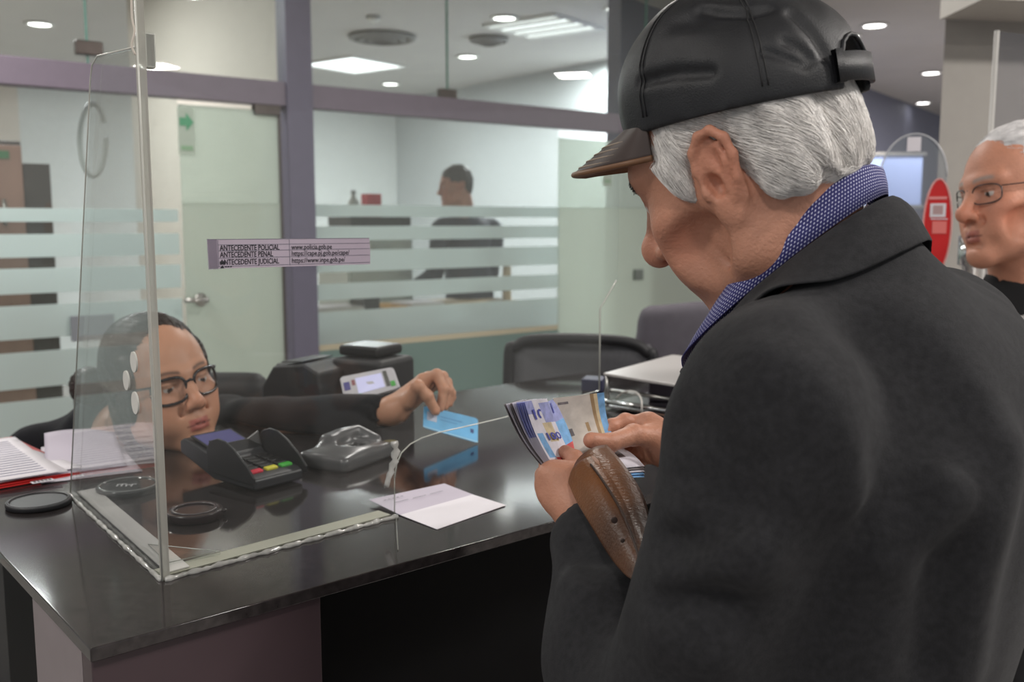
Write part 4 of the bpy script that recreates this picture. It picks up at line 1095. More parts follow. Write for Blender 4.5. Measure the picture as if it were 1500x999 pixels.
for i in range(NF):
    f = i/(NF-1)
    tl = W(738+30*f, 592-4*f, .985-.004*(1-f)); tr = W(762+38*f, 586-2*f, 1.03)
    bl = W(800+14*f, 690-2*f, .99); br = W(822+28*f, 690-4*f, 1.035)
    if i == NF-1: lab, gr = 'front note of the upright fan, pale with blue 100 numerals, facing the customer', None
    elif i == 0: lab, gr = 'outermost note at the left edge of the upright fan of banknotes', None
    else: lab, gr = 'note in the middle of the upright fan of banknotes in the left hand', 'middle notes of the upright fan'
    fm = zones(0, (0, .35, 0, .16, 1), (.6, 1, .06, .3, 1), (.45, .8, .32, .60, 7), (.1, .3, .45, .8, 2), (.3, 1, .80, 1, 5)) if i == NF-1 else (zones(6 if i % 3 == 0 else 0) if i < 6 else zones(0, (0, .25, 0, .5, 1), (.5, 1, .4, .7, 7)))
    note(tl, tr, br, bl, fm, -.004+.001*math.sin(i*2.1), lab, gr, [('100', .12, .20, .016, .036), ('100', .30, .52, .012, .026)] if i == NF-1 else None)
note(W(803, 588, 1.045), W(812, 584, 1.06), W(862, 668, 1.06), W(846, 680, 1.04), zones(1, (0, 1, .0, .3, 1), (0, 1, .3, .7, 2), (0, 1, .7, 1, 5)), -.003, 'blue and red note half hidden between the upright fan and the tan note', None, [('100', .05, .12, .016, .02)])
note(W(810, 583, 1.055), W(884, 575, 1.075), W(899, 640, 1.07), W(838, 664, 1.045), zones(3, (.68, .80, 0, 1, 4), (.80, .88, 0, 1, 7), (.88, 1, 0, 1, 2), (.05, .30, .08, .14, 6), (.5, .56, .55, .75, 4), (.1, .2, .6, .72, 6)), -.006, 'worn tan note with ochre and blue end stripes pinched under the right thumb')
note(W(838, 664, 1.045), W(888, 640, 1.06), W(900, 672, 1.05), W(862, 676, 1.03), zones(3), .004, 'pale folded note curling down from the tan note towards the wallet')
for i in range(5):
    f = i/4
    note(W(858+4*f, 664+12*f, 1.035-.012*f), W(905, 652+14*f, 1.10), W(944, 684+16*f, 1.06-.01*f), W(880+4*f, 686+14*f, .99), [zones(0, (.2, .8, .2, .6, 6)), zones(6), zones(0), zones(2, (0, .6, 0, 1, 0)), zones(2)][i], .003,
         ['topmost of the flat notes under the right thumb, printed grey', 'flat note in the stack lying under the right thumb', 'flat note in the stack lying under the right thumb', 'flat note in the stack lying under the right thumb', 'lowest flat note with a blue edge beside the wallet'][i], 'flat notes under the right thumb' if 0 < i < 4 else None)
# wallet
M['leather'] = P('worn tan brown leather', rgb(122, 76, 40), .38, col2=rgb(70, 44, 28), vscale=9, bump=.35, bscale=320, spec=.5)
M['leather_in'] = P('pinkish leather lining', rgb(158, 122, 104), .55, var=.1)
wl = empty('wallet', W(900, 850, .9), 'worn brown leather long wallet pointing down from the left hand', 'wallet')
def Wp(px, py, Y):
    return W(px, py, Y)
def yl(i): return .955-.043*i
Lp = [Wp(x, y, yl(i)+.006) for i, (x, y) in enumerate(((833, 706), (845, 735), (868, 774), (894, 816), (917, 843), (929, 851)))]
Mp = [Wp(x, y, yl(i)-.012) for i, (x, y) in enumerate(((840, 684), (866, 718), (892, 758), (914, 800), (931, 834), (937, 849)))]
Np = [Wp(x, y, yl(i)-.008) for i, (x, y) in enumerate(((860, 670), (884, 702), (910, 744), (929, 788), (940, 824), (942, 846)))]
Rp = [Wp(x, y, yl(i)+.012) for i, (x, y) in enumerate(((878, 668), (900, 694), (928, 738), (942, 784), (946, 822), (945, 843)))]
rows = [bez(x, 30) for x in (Lp, Mp, Np, Rp)]
m = MB(); m.grid([bez([r[i] for r in rows], 12) for i in range(len(rows[0]))]); o = fix_normals(m.build('cover', M['leather'], wl, True)); solid(o, .004); subsurf(o, 1)
sh = Vector((.006, .014, .004))
rows2 = [[p+sh*(.6+.3*k) for p in r] for k, r in enumerate(rows)]
m = MB(); m.grid([bez([r[i] for r in rows2], 12) for i in range(len(rows2[0]))]); o = fix_normals(m.build('inner_flap', M['leather'], wl, True)); solid(o, .003)
top = [rows[1][0]+UP*.002, rows[2][0]+UP*.004, rows[3][0]+UP*.003, rows2[3][0]+UP*.002]
m = MB(); m.grid([[r[0]*(1-f)+r[4]*f+Vector((.004, .006, .001+.002*math.sin(PI*f))) for f in (0, .3, .6, 1)] for r in rows]); o = m.build('lining', M['leather_in'], wl, True); solid(o, .002)
m = MB(); m.tube([p+Vector((-.002, -.004, .001)) for p in rows[2]][2:-2], .0012, 6); m.build('edge_stitching', P('dark brown edge stitch', rgb(52, 32, 22), .6), wl, True)
for px, py, r in ((900, 762, .003), (912, 792, .002)):
    m = MB(); c = Wp(px, py, .80 if py < 780 else .77); m.lathe([(0, 0), (r, 0), (r*.8, .0012), (0, .0015)], c, 10, Matrix.Rotation(PI/2, 3, 'X')); m.build('scuff', P('dark scuff', rgb(40, 24, 18), .7), wl)
# ================================================================== the clerk behind the counter
def hmat(C, az, pt, rl, sc):
    az, pt, rl = map(math.radians, (az, pt, rl))
    f = Vector((math.sin(az)*math.cos(pt), math.cos(az)*math.cos(pt), -math.sin(pt))); x = f.cross(UP).normalized()
    return frame(C, f, UP+x*math.tan(rl)) @ Matrix.Diagonal((sc, sc, sc, 1))
SKF = rgb(198, 146, 118)
TC = Vector((-.606, 1.623, 1.178)); TM = hmat(TC, 131, -6, 9, .97); TI = TM.inverted()
NBT = W(178, 640, 1.79)
clerk = empty('person', (NBT.x, NBT.y+.05, 0), 'person in dark glasses and black cardigan leaning over the counter, holding out a blue card', 'person')
F = head_field(TI @ NBT, (.049, .058), .0021, .96, .96, fem=True, lo_z=-.24, ears=False)
Vh, Fh = F.mesh(1); ch = face_cols(Vh, SKF, rgb(176, 92, 86), rgb(70, 48, 40), rgb(46, 28, 20), flush=.35, brow_w=.75)
# left hand pinching the card
fT = [([W(600, 588, 1.615), W(612, 566, 1.60), W(626, 580, 1.602), W(638, 602, 1.604)], .0108),
      ([W(620, 556, 1.65), W(640, 549, 1.645), W(650, 570, 1.635), W(645, 598, 1.625)], .0096),
      ([W(628, 553, 1.665), W(648, 552, 1.665), W(657, 572, 1.655), W(651, 596, 1.645)], .0096),
      ([W(634, 556, 1.685), W(655, 560, 1.685), W(661, 576, 1.675), W(656, 592, 1.665)], .0082),
      ([W(634, 564, 1.70), W(655, 570, 1.70), W(662, 582, 1.69), W(659, 592, 1.685)], .0070)]
pT = [(W(578, 598, 1.635), W(618, 562, 1.65), .020, .015), (W(578, 598, 1.64), W(628, 558, 1.665), .020, .014), (W(580, 602, 1.645), W(632, 564, 1.685), .019, .013), (W(582, 600, 1.63), W(602, 582, 1.62), .018, .014)]
wrT = W(570, 603, 1.64); elT = W(425, 616, 1.74); shT = W(325, 632, 1.90)
Vq, Fq_, cq = hand_mesh(fT, pT, [(wrT, wrT+(elT-wrT)*.3, .0215, .026), (W(580, 600, 1.64), wrT, .021, .0215)], base=SKF, nails=[(W(638, 601, 1.5955), .0050), (W(660, 590, 1.676), .0035)])
sh2 = W(62, 668, 1.90); el2 = W(50, 790, 1.70); wr2 = W(150, 740, 1.52)
F = Field((-1.4, 1.35, .40), (-.1, 2.3, 1.30), .012)
F.chain([tuple(shT), tuple(elT), tuple(wrT)], [.042, .034, .024], k=.02); F.cone(tuple(shT), tuple(sh2), .05, .05, k=.03)
tb = (shT+sh2)/2; F.cone(tuple(tb), (tb.x-.03, tb.y+.12, .50), .11, .13, k=.04); F.cone(tuple(NBT), tuple(tb), .055, .07, k=.03)
Vt, Ft = F.mesh(1); cc = np.tile(np.array(SKF, dtype=np.float32), (len(Vt), 1))
V, Fc, c = join_meshes([(xform(Vh, TM), Fh, ch), (Vq, Fq_, cq), (Vt, Ft, cc)])
mesh_obj('body', V, Fc, M['skin_f'], clerk, True, c, world=True)
M['hair_brown'] = P('dark brown hair', rgb(46, 32, 27), .38, var=.35, vscale=70, spec=.5)
F = Field((-.15, -.22, -.16), (.17, .12, .15), .003)
F.ell((0, -.016, .040), (.0815, .098, .085), k=.01); F.ell((0, -.06, .0), (.066, .05, .062), k=.03)
_b = TI @ W(132, 566, 1.70); F.ball(tuple(_b), .036, k=.012)
for sx in (-1, 1): F.ell((sx*.070, .008, .0), (.013, .046, .062), k=.015); F.ell((sx*.056, -.035, -.055), (.024, .036, .052), k=.02)
F.half((0, .064, .055), (0, 1, -.42), .004)
F.ell((0, .10, -.03), (.064, .075, .085), k=.006, mode='s'); F.half((0, 0, -.115), (0, 0, -1), .01)
F.noise(.0010, 300, 8, 2, (.4, 1, 1))
Vr, Fr = F.mesh(1); Vr = xform(Vr, TM); hb2 = bvh_of(Vr, Fr); RT = TM.to_3x3()
roots = [Vr[i].tolist() for i in RNG.permutation(len(Vr))[:2600]]
V2, F2 = strands(hb2, roots, lambda p: RT @ Vector((0, -1, -.1)), 7, .008, .0006, .0005, 9, .08)
mesh_obj('hair', np.concatenate([Vr, np.array([tuple(v) for v in V2], dtype=np.float32)]), Fr.tolist()+[[i+len(Vr) for i in f] for f in F2], M['hair_brown'], clerk, True, world=True)
def glasses(HMx, name_parent, col, w=.052, hgt=.036, gap=.016, y=.097, z=-.006, r=.0017, mat=None, half_rim=False):
    g = None
    for sx in (-1, 1):
        pts = []
        for k in range(25):
            t = 2*PI*k/24; ex = abs(math.cos(t))**.7*math.copysign(1, math.cos(t)); ez = abs(math.sin(t))**.7*math.copysign(1, math.sin(t))
            x = sx*(gap/2+w/2)+ex*w/2; zz = z+ez*hgt/2-(.003 if ez < 0 else 0); yy = y-.012*((abs(x)-.008)/.06)**2*2.2
            pts.append(HMx @ Vector((x, yy, zz)))
        m = MB(); m.tube(pts, r, 8); rim = m.build('rim', mat, name_parent, True)
        q = MB(); q.add([HMx @ Vector((sx*(gap/2+w/2), y-.012, z))]+pts[:-1], [[0, i+1, (i+1) % 24+1] for i in range(24)]); q.build('lens', M['lens'], rim)
        m = MB(); xo = sx*(gap/2+w); yo = y-.012*((abs(xo)-.008)/.06)**2*2.2
        m.tube([HMx @ Vector(p) for p in ((xo, yo, z+hgt*.30), (sx*.079, y-.045, z+hgt*.30), (sx*.083, .0, z+.010), (sx*.080, -.02, z-.010))], r*.9, 6); m.build('temple', mat, name_parent, True)
    m = MB(); m.tube([HMx @ Vector(p) for p in ((-gap/2-.001, y-.001, z+.006), (0, y+.003, z+.010), (gap/2+.001, y-.001, z+.006))], r, 6); m.build('bridge', mat, name_parent, True)
M['lens'] = glass('spectacle lens', (.96, .96, .96), .8)
M['frame_dark'] = P('dark spectacle frame', rgb(34, 28, 32), .25, var=.1)
glasses(TM, clerk, None, .054, .041, .016, .101, -.006, .0025, M['frame_dark'])
M['cardigan'] = P('black navy cardigan', rgb(17, 18, 24), .9, var=.2, vscale=120, bump=.3, bscale=700, sheen=.05, spec=.2)
F = Field((-1.5, 1.35, .35), (-.1, 2.4, 1.32), .008)
F.path([tuple(shT), tuple(shT+(elT-shT)*.5), tuple(elT), tuple(elT+(wrT-elT)*.55), tuple(wrT+(elT-wrT)*.06)], [.062, .056, .045, .039, .030], k=.02)
F.cone(tuple(shT), tuple(sh2), .068, .068, k=.05); F.cone(tuple(tb), (tb.x-.03, tb.y+.13, .50), .13, .15, k=.06); F.cone(tuple(NBT-UP*.05), tuple(tb), .065, .10, k=.05)
F.path([tuple(sh2), tuple(el2), tuple(wr2+(el2-wr2)*.2)], [.06, .05, .036], k=.02)
F.noise(.0028, 34, 5, 3); F.cone(tuple(NBT+UP*.08), tuple(NBT-UP*.02), .07, .055, k=.01, mode='s'); F.half((0, 0, .47), (0, 0, -1))
# keep the cloth on top of the counter and behind its rear edge
cb = CP(0, DEPTH+.004)
F.op(lambda X, Y, Z: np.maximum((X-cb.x)*CV.x+(Y-cb.y)*CV.y, Z-(CT+.0015))*-1*-1, (-1.5, 1.35, .35), (-.1, 2.4, CT), .0, 'u') if False else None
F.op(lambda X, Y, Z: np.maximum((X-cb.x)*CV.x+(Y-cb.y)*CV.y, Z-(CT+.002)), (-1.5, 1.35, .35), (-.1, 2.4, CT+.01), .0, 's')
dirw = (wrT-elT).normalized(); F.cone(tuple(wrT-dirw*.02), tuple(wrT+dirw*.08), .0235, .03, k=.002, mode='s')
V, Fc = F.mesh(2); mesh_obj('cardigan', V, Fc, M['cardigan'], clerk, True, world=True)
# office chair behind the clerk
oc = empty('office_chair', (tb.x-.05, tb.y+.28, 0), 'dark office chair behind the leaning clerk at the left of the counter', 'office chair')
F = Field((tb.x-.5, tb.y+.05, .42), (tb.x+.45, tb.y+.62, 1.16), .012)
F.box((tb.x-.04, tb.y+.35, .82), (.24, .035, .28), .05, k=.03)
V, Fc = F.mesh(2); mesh_obj('backrest', V, Fc, M['black_soft'], oc, True, world=True)
F = Field((tb.x-.4, tb.y-.2, .33), (tb.x+.35, tb.y+.42, .48), .012); F.box((tb.x-.03, tb.y+.13, .405), (.24, .22, .04), .035); V, Fc = F.mesh(2); mesh_obj('seat', V, Fc, M['black_soft'], oc, True, world=True)
m = MB(); m.tube([(tb.x-.03, tb.y+.13, .37), (tb.x-.03, tb.y+.13, .09)], .028, 14); m.build('column', M['chrome'], oc, True)
m = MB(); m.tube([(tb.x-.03, tb.y+.32, .40), (tb.x-.03, tb.y+.40, .45), (tb.x-.03, tb.y+.385, .65)], .02, 10); m.build('back_support', M['chrome'], oc, True)
for k in range(5):
    a = 2*PI*k/5; e = Vector((tb.x-.03+.27*math.cos(a), tb.y+.13+.27*math.sin(a), .07)); m = MB(); m.tube([(tb.x-.03, tb.y+.13, .10), e], [.022, .015], 10); lg = m.build('base_arm', M['black'], oc, True)
    m = MB(); m.lathe([(0, -.011), (.024, -.011), (.028, 0), (.024, .011), (0, .011)], (e.x, e.y, .0285), 16, Matrix.Rotation(PI/2, 3, 'X') @ Matrix.Rotation(0, 3, 'Z')); m.build('caster', M['black'], lg, True)
# ================================================================== second older man at the right edge
M2C = Vector((.925, 1.762, 1.503)); MM = hmat(M2C, -101, 2, 8, 1.03); MI = MM.inverted()
NB2 = M2C+Vector((.035, .035, -.20))
p2 = empty('person', (M2C.x+.06, M2C.y+.06, 0), 'person with short white hair and thin glasses, black scarf, at the right edge', 'person')
SK2 = rgb(202, 142, 116)
F = head_field(MI @ NB2, (.054, .062), .0024, 1.12, 1.04, lo_z=-.22, gaunt=1, ec=(.0745, -.004, -.014), flare=.25, ek=1.1)
Vh, Fh = F.mesh(1); ch = face_cols(Vh, SK2, rgb(166, 98, 88), rgb(150, 140, 134), rgb(44, 34, 28), stubble=.4, flush=.55)
tx, ty = M2C.x+.07, M2C.y+.07
F = Field((tx-.3, ty-.35, .80), (tx+.35, ty+.35, 1.40), .012); F.cone((tx, ty, .9), (tx, ty, 1.24), .13, .12, k=.03); F.cone(tuple(NB2), (tx, ty, 1.2), .06, .1, k=.04)
Vt, Ft = F.mesh(1); V, Fc, c = join_meshes([(xform(Vh, MM), Fh, ch), (Vt, Ft, np.tile(np.array(SK2, dtype=np.float32), (len(Vt), 1)))])
mesh_obj('body', V, Fc, M['skin_old'], p2, True, c, world=True)
F = Field((-.115, -.145, -.08), (.115, .11, .15), .003)
F.ell((0, -.014, .042), (.079, .097, .084), k=.01); F.ell((0, -.07, -.005), (.055, .035, .055), k=.03)
F.half((0, .066, .075), (0, 1, -.10), .006); F.ell((0, .085, .0), (.085, .085, .078), k=.012, mode='s'); F.half((0, 0, -.055), (0, .3, -1), .01)
for sx in (-1, 1): F.ell((sx*.088, .0, -.02), (.022, .026, .042), k=.008, mode='s')
F.noise(.0007, 240, 4, 2)
Vr, Fr = F.mesh(1); Vr = xform(Vr, MM); hb3 = bvh_of(Vr, Fr); R2m = MM.to_3x3()
V2, F2 = strands(hb3, [Vr[i].tolist() for i in RNG.permutation(len(Vr))[:1800]], lambda p: R2m @ Vector((.1, -.8, -.3)), 5, .005, .0005, .0008, 12, .2)
M['hair_snow'] = P('white cropped hair', rgb(214, 212, 212), .5, var=.15, vscale=80)
mesh_obj('hair', np.concatenate([Vr, np.array([tuple(v) for v in V2], dtype=np.float32)]), Fr.tolist()+[[i+len(Vr) for i in f] for f in F2], M['hair_snow'], p2, True, world=True)
glasses(MM, p2, None, .050, .030, .018, .100, -.004, .0012, P('thin steel spectacle frame', rgb(70, 72, 76), .25, metal=.6))
F = Field((tx-.30, ty-.30, 1.0), (tx+.34, ty+.34, 1.48), .007)
F.cone(tuple(NB2+UP*.02), tuple(NB2-UP*.07), .072, .098, k=.03); F.noise(.003, 40, 6, 3)
F.cone(tuple(NB2+UP*.16), tuple(NB2-UP*.02), .068, .058, k=.004, mode='s')
V, Fc = F.mesh(1); mesh_obj('scarf', V, Fc, P('black knitted scarf', rgb(22, 22, 24), .95, var=.2, bump=.5, bscale=500), p2, True, world=True)
F = Field((tx-.42, ty-.42, .62), (tx+.42, ty+.42, 1.40), .010)
F.cone((tx-.02, ty-.15, 1.20), (tx+.05, ty+.17, 1.22), .085, .085, k=.05); F.cone((tx, ty, 1.18), (tx, ty, .82), .16, .17, k=.05)
F.path([(tx-.02, ty-.19, 1.21), (tx+.03, ty-.23, .93), (tx-.14, ty-.16, .80)], [.07, .06, .045], k=.02); F.path([(tx+.05, ty+.20, 1.22), (tx+.08, ty+.24, .93), (tx-.08, ty+.20, .80)], [.07, .06, .045], k=.02)
F.noise(.004, 30, 13, 3); F.half((0, 0, .70), (0, 0, -1)); F.cone(tuple(NB2+UP*.1), tuple(NB2-UP*.05), .09, .07, k=.02, mode='s')
V, Fc = F.mesh(2); mesh_obj('jacket', V, Fc, P('light grey jacket cloth', rgb(150, 148, 146), .85, var=.1, bump=.3, bscale=600), p2, True, world=True)
F = Field((tx-.3, ty-.3, .0), (tx+.3, ty+.3, .9), .014)
for sy in (-1, 1): F.chain([(tx, ty+sy*.1, .80), (tx-.01, ty+sy*.11, .45), (tx+.01, ty+sy*.11, .08)], [.10, .075, .058], k=.03)
F.half((0, 0, .06), (0, 0, -1)); V, Fc = F.mesh(1); mesh_obj('trousers', V, Fc, M['black_soft'], p2, True, world=True)
for sy in (-1, 1):
    F = Field((tx-.25, ty+sy*.11-.08, -.01), (tx+.12, ty+sy*.11+.08, .13), .009); F.cone((tx+.02, ty+sy*.11, .045), (tx-.15, ty+sy*.12, .036), .042, .034, k=.02); F.half((0, 0, .003), (0, 0, -1)); V, Fc = F.mesh(1); mesh_obj('shoe', V, Fc, M['black'], p2, True, world=True)
# ================================================================== seated office worker behind the glass
OC = PP(S(668, 270)[0], 0, .75); d_ = ray(668, 272); OH = planehit(668, 272, PP(0, 0, .75), PV)
OM = hmat(OH, -105, 6, 0, 1.05); OI = OM.inverted(); NB3 = OH+Vector((.05, .03, -.18))
p3 = empty('person', (OH.x+.05, OH.y+.03, 0), 'person with short dark hair and dark jacket seated in the office behind the striped glass', 'person')
F = head_field(OI @ NB3, (.056, .064), .004, 1.1, 1.05, lo_z=-.22); Vh, Fh = F.mesh(1); ch = face_cols(Vh, rgb(186, 132, 112), rgb(150, 90, 80), rgb(40, 34, 32), rgb(40, 30, 26), flush=.3)
ox, oy = NB3.x+.02, NB3.y+.02
F = Field((ox-.2, oy-.2, .5), (ox+.25, oy+.25, OH.z-.05), .018); F.cone((ox, oy, .55), (ox, oy, NB3.z-.16), .13, .12); F.cone(tuple(NB3), (ox, oy, NB3.z-.15), .06, .1, k=.04); Vt, Ft = F.mesh(1)
V, Fc, c = join_meshes([(xform(Vh, OM), Fh, ch), (Vt, Ft, np.tile(np.array(rgb(186, 132, 112), dtype=np.float32), (len(Vt), 1)))]); mesh_obj('body', V, Fc, M['skin_f'], p3, True, c, world=True)
F = Field((-.115, -.145, -.10), (.115, .12, .16), .005); F.ell((0, -.012, .044), (.082, .10, .088), k=.01); F.ell((0, -.06, -.01), (.06, .045, .06), k=.03); F.half((0, .08, .05), (0, 1, -.3), .006); F.ell((0, .09, -.02), (.085, .09, .085), k=.01, mode='s'); F.half((0, 0, -.065), (0, 0, -1)); F.noise(.002, 150, 3, 2)
Vr, Fr = F.mesh(1); mesh_obj('hair', xform(Vr, OM), Fr, P('black brown hair', rgb(52, 46, 44), .5, var=.3), p3, True, world=True)
F = Field((ox-.45, oy-.45, .45), (ox+.45, oy+.45, NB3.z+.05), .014); zs_ = NB3.z-.09
F.cone((ox-.15, oy-.10, zs_-.01), (ox+.15, oy+.10, zs_-.01), .075, .075, k=.05); F.cone((ox, oy, zs_-.05), (ox+.02, oy, .55), .15, .17, k=.05)
F.path([(ox-.17, oy-.13, zs_-.03), (ox-.20, oy-.18, zs_-.30), (ox-.33, oy-.2, 1.04)], [.07, .055, .045], k=.02); F.path([(ox+.17, oy+.12, zs_-.03), (ox+.16, oy+.12, zs_-.30), (ox-.10, oy+.0, 1.04)], [.07, .055, .045], k=.02)
F.noise(.004, 25, 9, 2); F.half((0, 0, .5), (0, 0, -1)); F.cone(tuple(NB3+UP*.1), tuple(NB3-UP*.02), .07, .06, k=.01, mode='s')
V, Fc = F.mesh(1); mesh_obj('jacket', V, Fc, P('dark navy jacket cloth', rgb(40, 44, 60), .8, var=.15), p3, True, world=True)
F = Field((ox-.6, oy-.3, .0), (ox+.3, oy+.3, .72), .018)
for sy in (-1, 1): F.chain([(ox+.02, oy+sy*.1, .55), (ox-.42, oy+sy*.12, .52), (ox-.42, oy+sy*.12, .06)], [.09, .075, .055], k=.03)
F.half((0, 0, .004), (0, 0, -1)); V, Fc = F.mesh(1); mesh_obj('trousers', V, Fc, M['black_soft'], p3, True, world=True)
cw = empty('office_chair', (ox+.05, oy, 0), 'beige office chair that the seated office worker sits on', 'office chair')
m = MB(); m.cbox((ox+.26, oy, .88), (.06, .50, .60)); subsurf(bevel(m.build('backrest', P('beige chair cloth', rgb(190, 172, 148), .8, var=.08), cw), .03, 3), 1)
m = MB(); m.cbox((ox+.02, oy, .41), (.46, .48, .08)); bevel(m.build('seat', P('beige seat cloth', rgb(184, 166, 144), .8, var=.08), cw), .025, 3)
m = MB(); m.tube([(ox+.02, oy, .37), (ox+.02, oy, .05)], .03, 12); m.tube([(ox+.2, oy, .39), (ox+.27, oy, .45), (ox+.27, oy, .6)], .018, 8); m.lathe([(0, .0), (.26, .0), (.26, .02), (.05, .05), (0, .05)], (ox+.02, oy, 0.002), 24); m.build('pedestal', M['chrome'], cw, True)
# ================================================================== things on the counter
def basis(a):                      # horizontal axis a -> (a, w, up)
    a = Vector((a[0], a[1], 0)).normalized(); return a, Vector((a.y, -a.x, 0))
M['pos'] = P('charcoal terminal plastic', rgb(48, 48, 52), .38, var=.12, vscale=60)
M['pos_dark'] = P('dark shield plastic', rgb(34, 34, 37), .42, var=.12, vscale=60)
M['screen_v'] = P('violet grey display', rgb(74, 72, 110), .12, emit=rgb(86, 84, 128), estr=.35)
M['key_dark'] = P('black keypad rubber', rgb(24, 24, 26), .4)
M['key_red'] = P('red key', rgb(214, 40, 66), .4); M['key_yel'] = P('yellow key', rgb(212, 204, 60), .4); M['key_grn'] = P('green key', rgb(70, 176, 66), .4)
M['white_ink'] = P('white print', rgb(222, 222, 222), .6)
b = Vector((-.335, 1.343, CT)); a, w = basis((-.139, .112))
pos = empty('card_terminal', b+a*.09, 'black card payment terminal with raised privacy walls and red, yellow and green keys', 'card terminal')
def T3(x, y, z): return b+w*x+a*y+UP*(z*.78)      # x across (towards the rear), y towards the screen, z up
hw = .043
prof = [(0, .004), (0, .024), (.012, .030), (.088, .040), (.096, .050), (.176, .070), (.186, .064), (.186, .040), (.10, .004)]
m = MB(); m.prism([T3(-hw, y, z) for y, z in prof], w*(2*hw)); bevel(m.build('body', M['pos'], pos), .004, 3)
wall = [(-.004, .016), (-.004, .030), (.010, .048), (.040, .074), (.062, .086), (.080, .088), (.100, .080), (.108, .062), (.108, .02)]
for sx in (-1, 1):
    m = MB(); m.prism([T3(sx*(hw+.001), y, z) for y, z in wall], w*(sx*.004)); bevel(m.build('privacy_wall', M['pos_dark'], pos), .0015)
m = MB(); m.prism([T3(-hw, .096, .05), T3(-hw, .106, .078), T3(-hw*.6, .108, .066), T3(hw*.6, .108, .066), T3(hw, .106, .078), T3(hw, .096, .05)], a*.003); m.build('privacy_rim', M['pos_dark'], pos)
def onface(y): return .030+(y-.012)*(.010/.076)
sl = (.070-.050)/(.176-.096)
m = MB(); m.box(T3(-.036, .104, .0522+.0005), w*.072, (a+UP*sl)*.064, UP*.0014); bevel(m.build('screen_bezel', M['key_dark'], pos), .0008)
m = MB(); m.box(T3(-.032, .110, .0555), w*.064, (a+UP*sl)*.054, UP*.0008); m.build('display', M['screen_v'], pos)
kd = MB()
for r in range(5):
    for c_ in range(3):
        y = .020+r*.0135; x = -.026+c_*.026
        mm = M['key_dark'] if r else (M['key_red'], M['key_yel'], M['key_grn'])[c_]
        m = MB(); m.box(T3(x-.0098, y-.005, onface(y-.005)-.001), w*.0196, (a+UP*.13)*.0098, UP*.0042); k = bevel(m.build('key', mm, pos), .0014)
        if r:
            m = MB(); text_on(m, ['', '*0#', '789', '456', '123'][r][c_], T3(x-.0025, y, onface(y)+.0040), w, (a+UP*.13).normalized(), .0065, lift=.0003); m.build('digit', M['white_ink'], k)
m = MB(); m.tube(bez([T3(.02, .186, .02), T3(.03, .21, .006), T3(.06, .20, .005), T3(.10, .12, .004), T3(.12, .08, .006)], 30), .0028, 8); m.build('cable', P('grey cable', rgb(128, 128, 130), .4), pos, True)
# fingerprint reader
M['gun'] = P('gunmetal plastic', rgb(88, 88, 90), .3, metal=.2, var=.1); M['gun_dark'] = P('dark grey base', rgb(44, 44, 46), .4)
fo = G(508, 676, CT); fa, fw = basis((.10, .19)); 
fp = empty('fingerprint_reader', fo, 'grey fingerprint reader with a finger slot beside the payment terminal', 'fingerprint reader')
Rf = np.array([[fw.x, fa.x, 0], [fw.y, fa.y, 0], [0, 0, 1]])
def F3(x, y, z): return tuple(fo+fw*x+fa*y+UP*(z*.74))
F = Field(np.array(tuple(fo))-np.array((.12, .12, .004)), np.array(tuple(fo))+np.array((.12, .12, .08)), .0022)
F.box(F3(0, 0, .015), (.048, .066, .0135), .010, Rf, k=.004); F.ell(F3(.004, -.004, .022), (.040, .054, .018), Rf, k=.012)
F.box(F3(-.030, .022, .034), (.014, .040, .018), .010, Rf, k=.012); F.path([F3(-.030, -.022, .030), F3(-.028, .02, .050), F3(-.020, .058, .052), F3(.012, .064, .034)], .008, k=.010)
F.ell(F3(.008, .008, .041), (.021, .030, .010), Rf, k=.005, mode='s')
F.half((0, 0, CT+.0015), (0, 0, -1))
V, Fc = F.mesh(1); mesh_obj('housing', V, Fc, M['gun'], fp, True, world=True)
m = MB(); m.cbox(F3(.010, .008, .0335), (.022, .034, .003), Matrix(Rf.tolist())); bevel(m.build('sensor_window', P('black sensor glass', rgb(14, 14, 16), .1), fp), .001)
m = MB(); m.cbox(F3(.010, -.004, .0350), (.014, .005, .002), Matrix(Rf.tolist())); m.build('sensor_light', P('pale sensor strip', rgb(206, 206, 200), .4), fp)
# coin behind the reader
m = MB(); c = G(571, 648, CT+.0005); m.lathe([(0, 0), (.0125, 0), (.013, .0008), (.0125, .0018), (.011, .0014), (0, .0014)], c, 28); tag(m.build('coin', P('dull brass', rgb(150, 136, 88), .35, metal=.5), None, True), 'dull brass coin lying on the counter behind the fingerprint reader', 'coin')
# white control panel and black machines behind the clerk's arm
lp = empty('label_printer', W(545, 590, 1.85), 'black desktop printer with a white control panel behind the outstretched arm', 'printer')
lp.location.z = CT
TLp, TRp, BRp, BLp = W(497, 552, 1.80), W(575, 537, 1.80), W(586, 568, 1.775), W(505, 592, 1.775)
pn = (TRp-TLp).cross(BLp-TLp).normalized(); pn = -pn if pn.y > 0 else pn
def Q4(u, v): return (TLp*(1-u)+TRp*u)*(1-v)+(BLp*(1-u)+BRp*u)*v
m = MB(); m.prism([Q4(0, .06), Q4(.06, 0), Q4(.94, 0), Q4(1, .06), Q4(1, .94), Q4(.94, 1), Q4(.06, 1), Q4(0, .94)], -pn*.012); pnl = bevel(m.build('control_panel', P('white panel plastic', rgb(206, 204, 210), .4), lp), .002)
def patch(name, u0, u1, v0, v1, mat, par=None, t=.0012):
    m = MB(); m.prism([Q4(u0, v0), Q4(u1, v0), Q4(u1, v1), Q4(u0, v1)], pn*t); return m.build(name, mat, par or pnl)
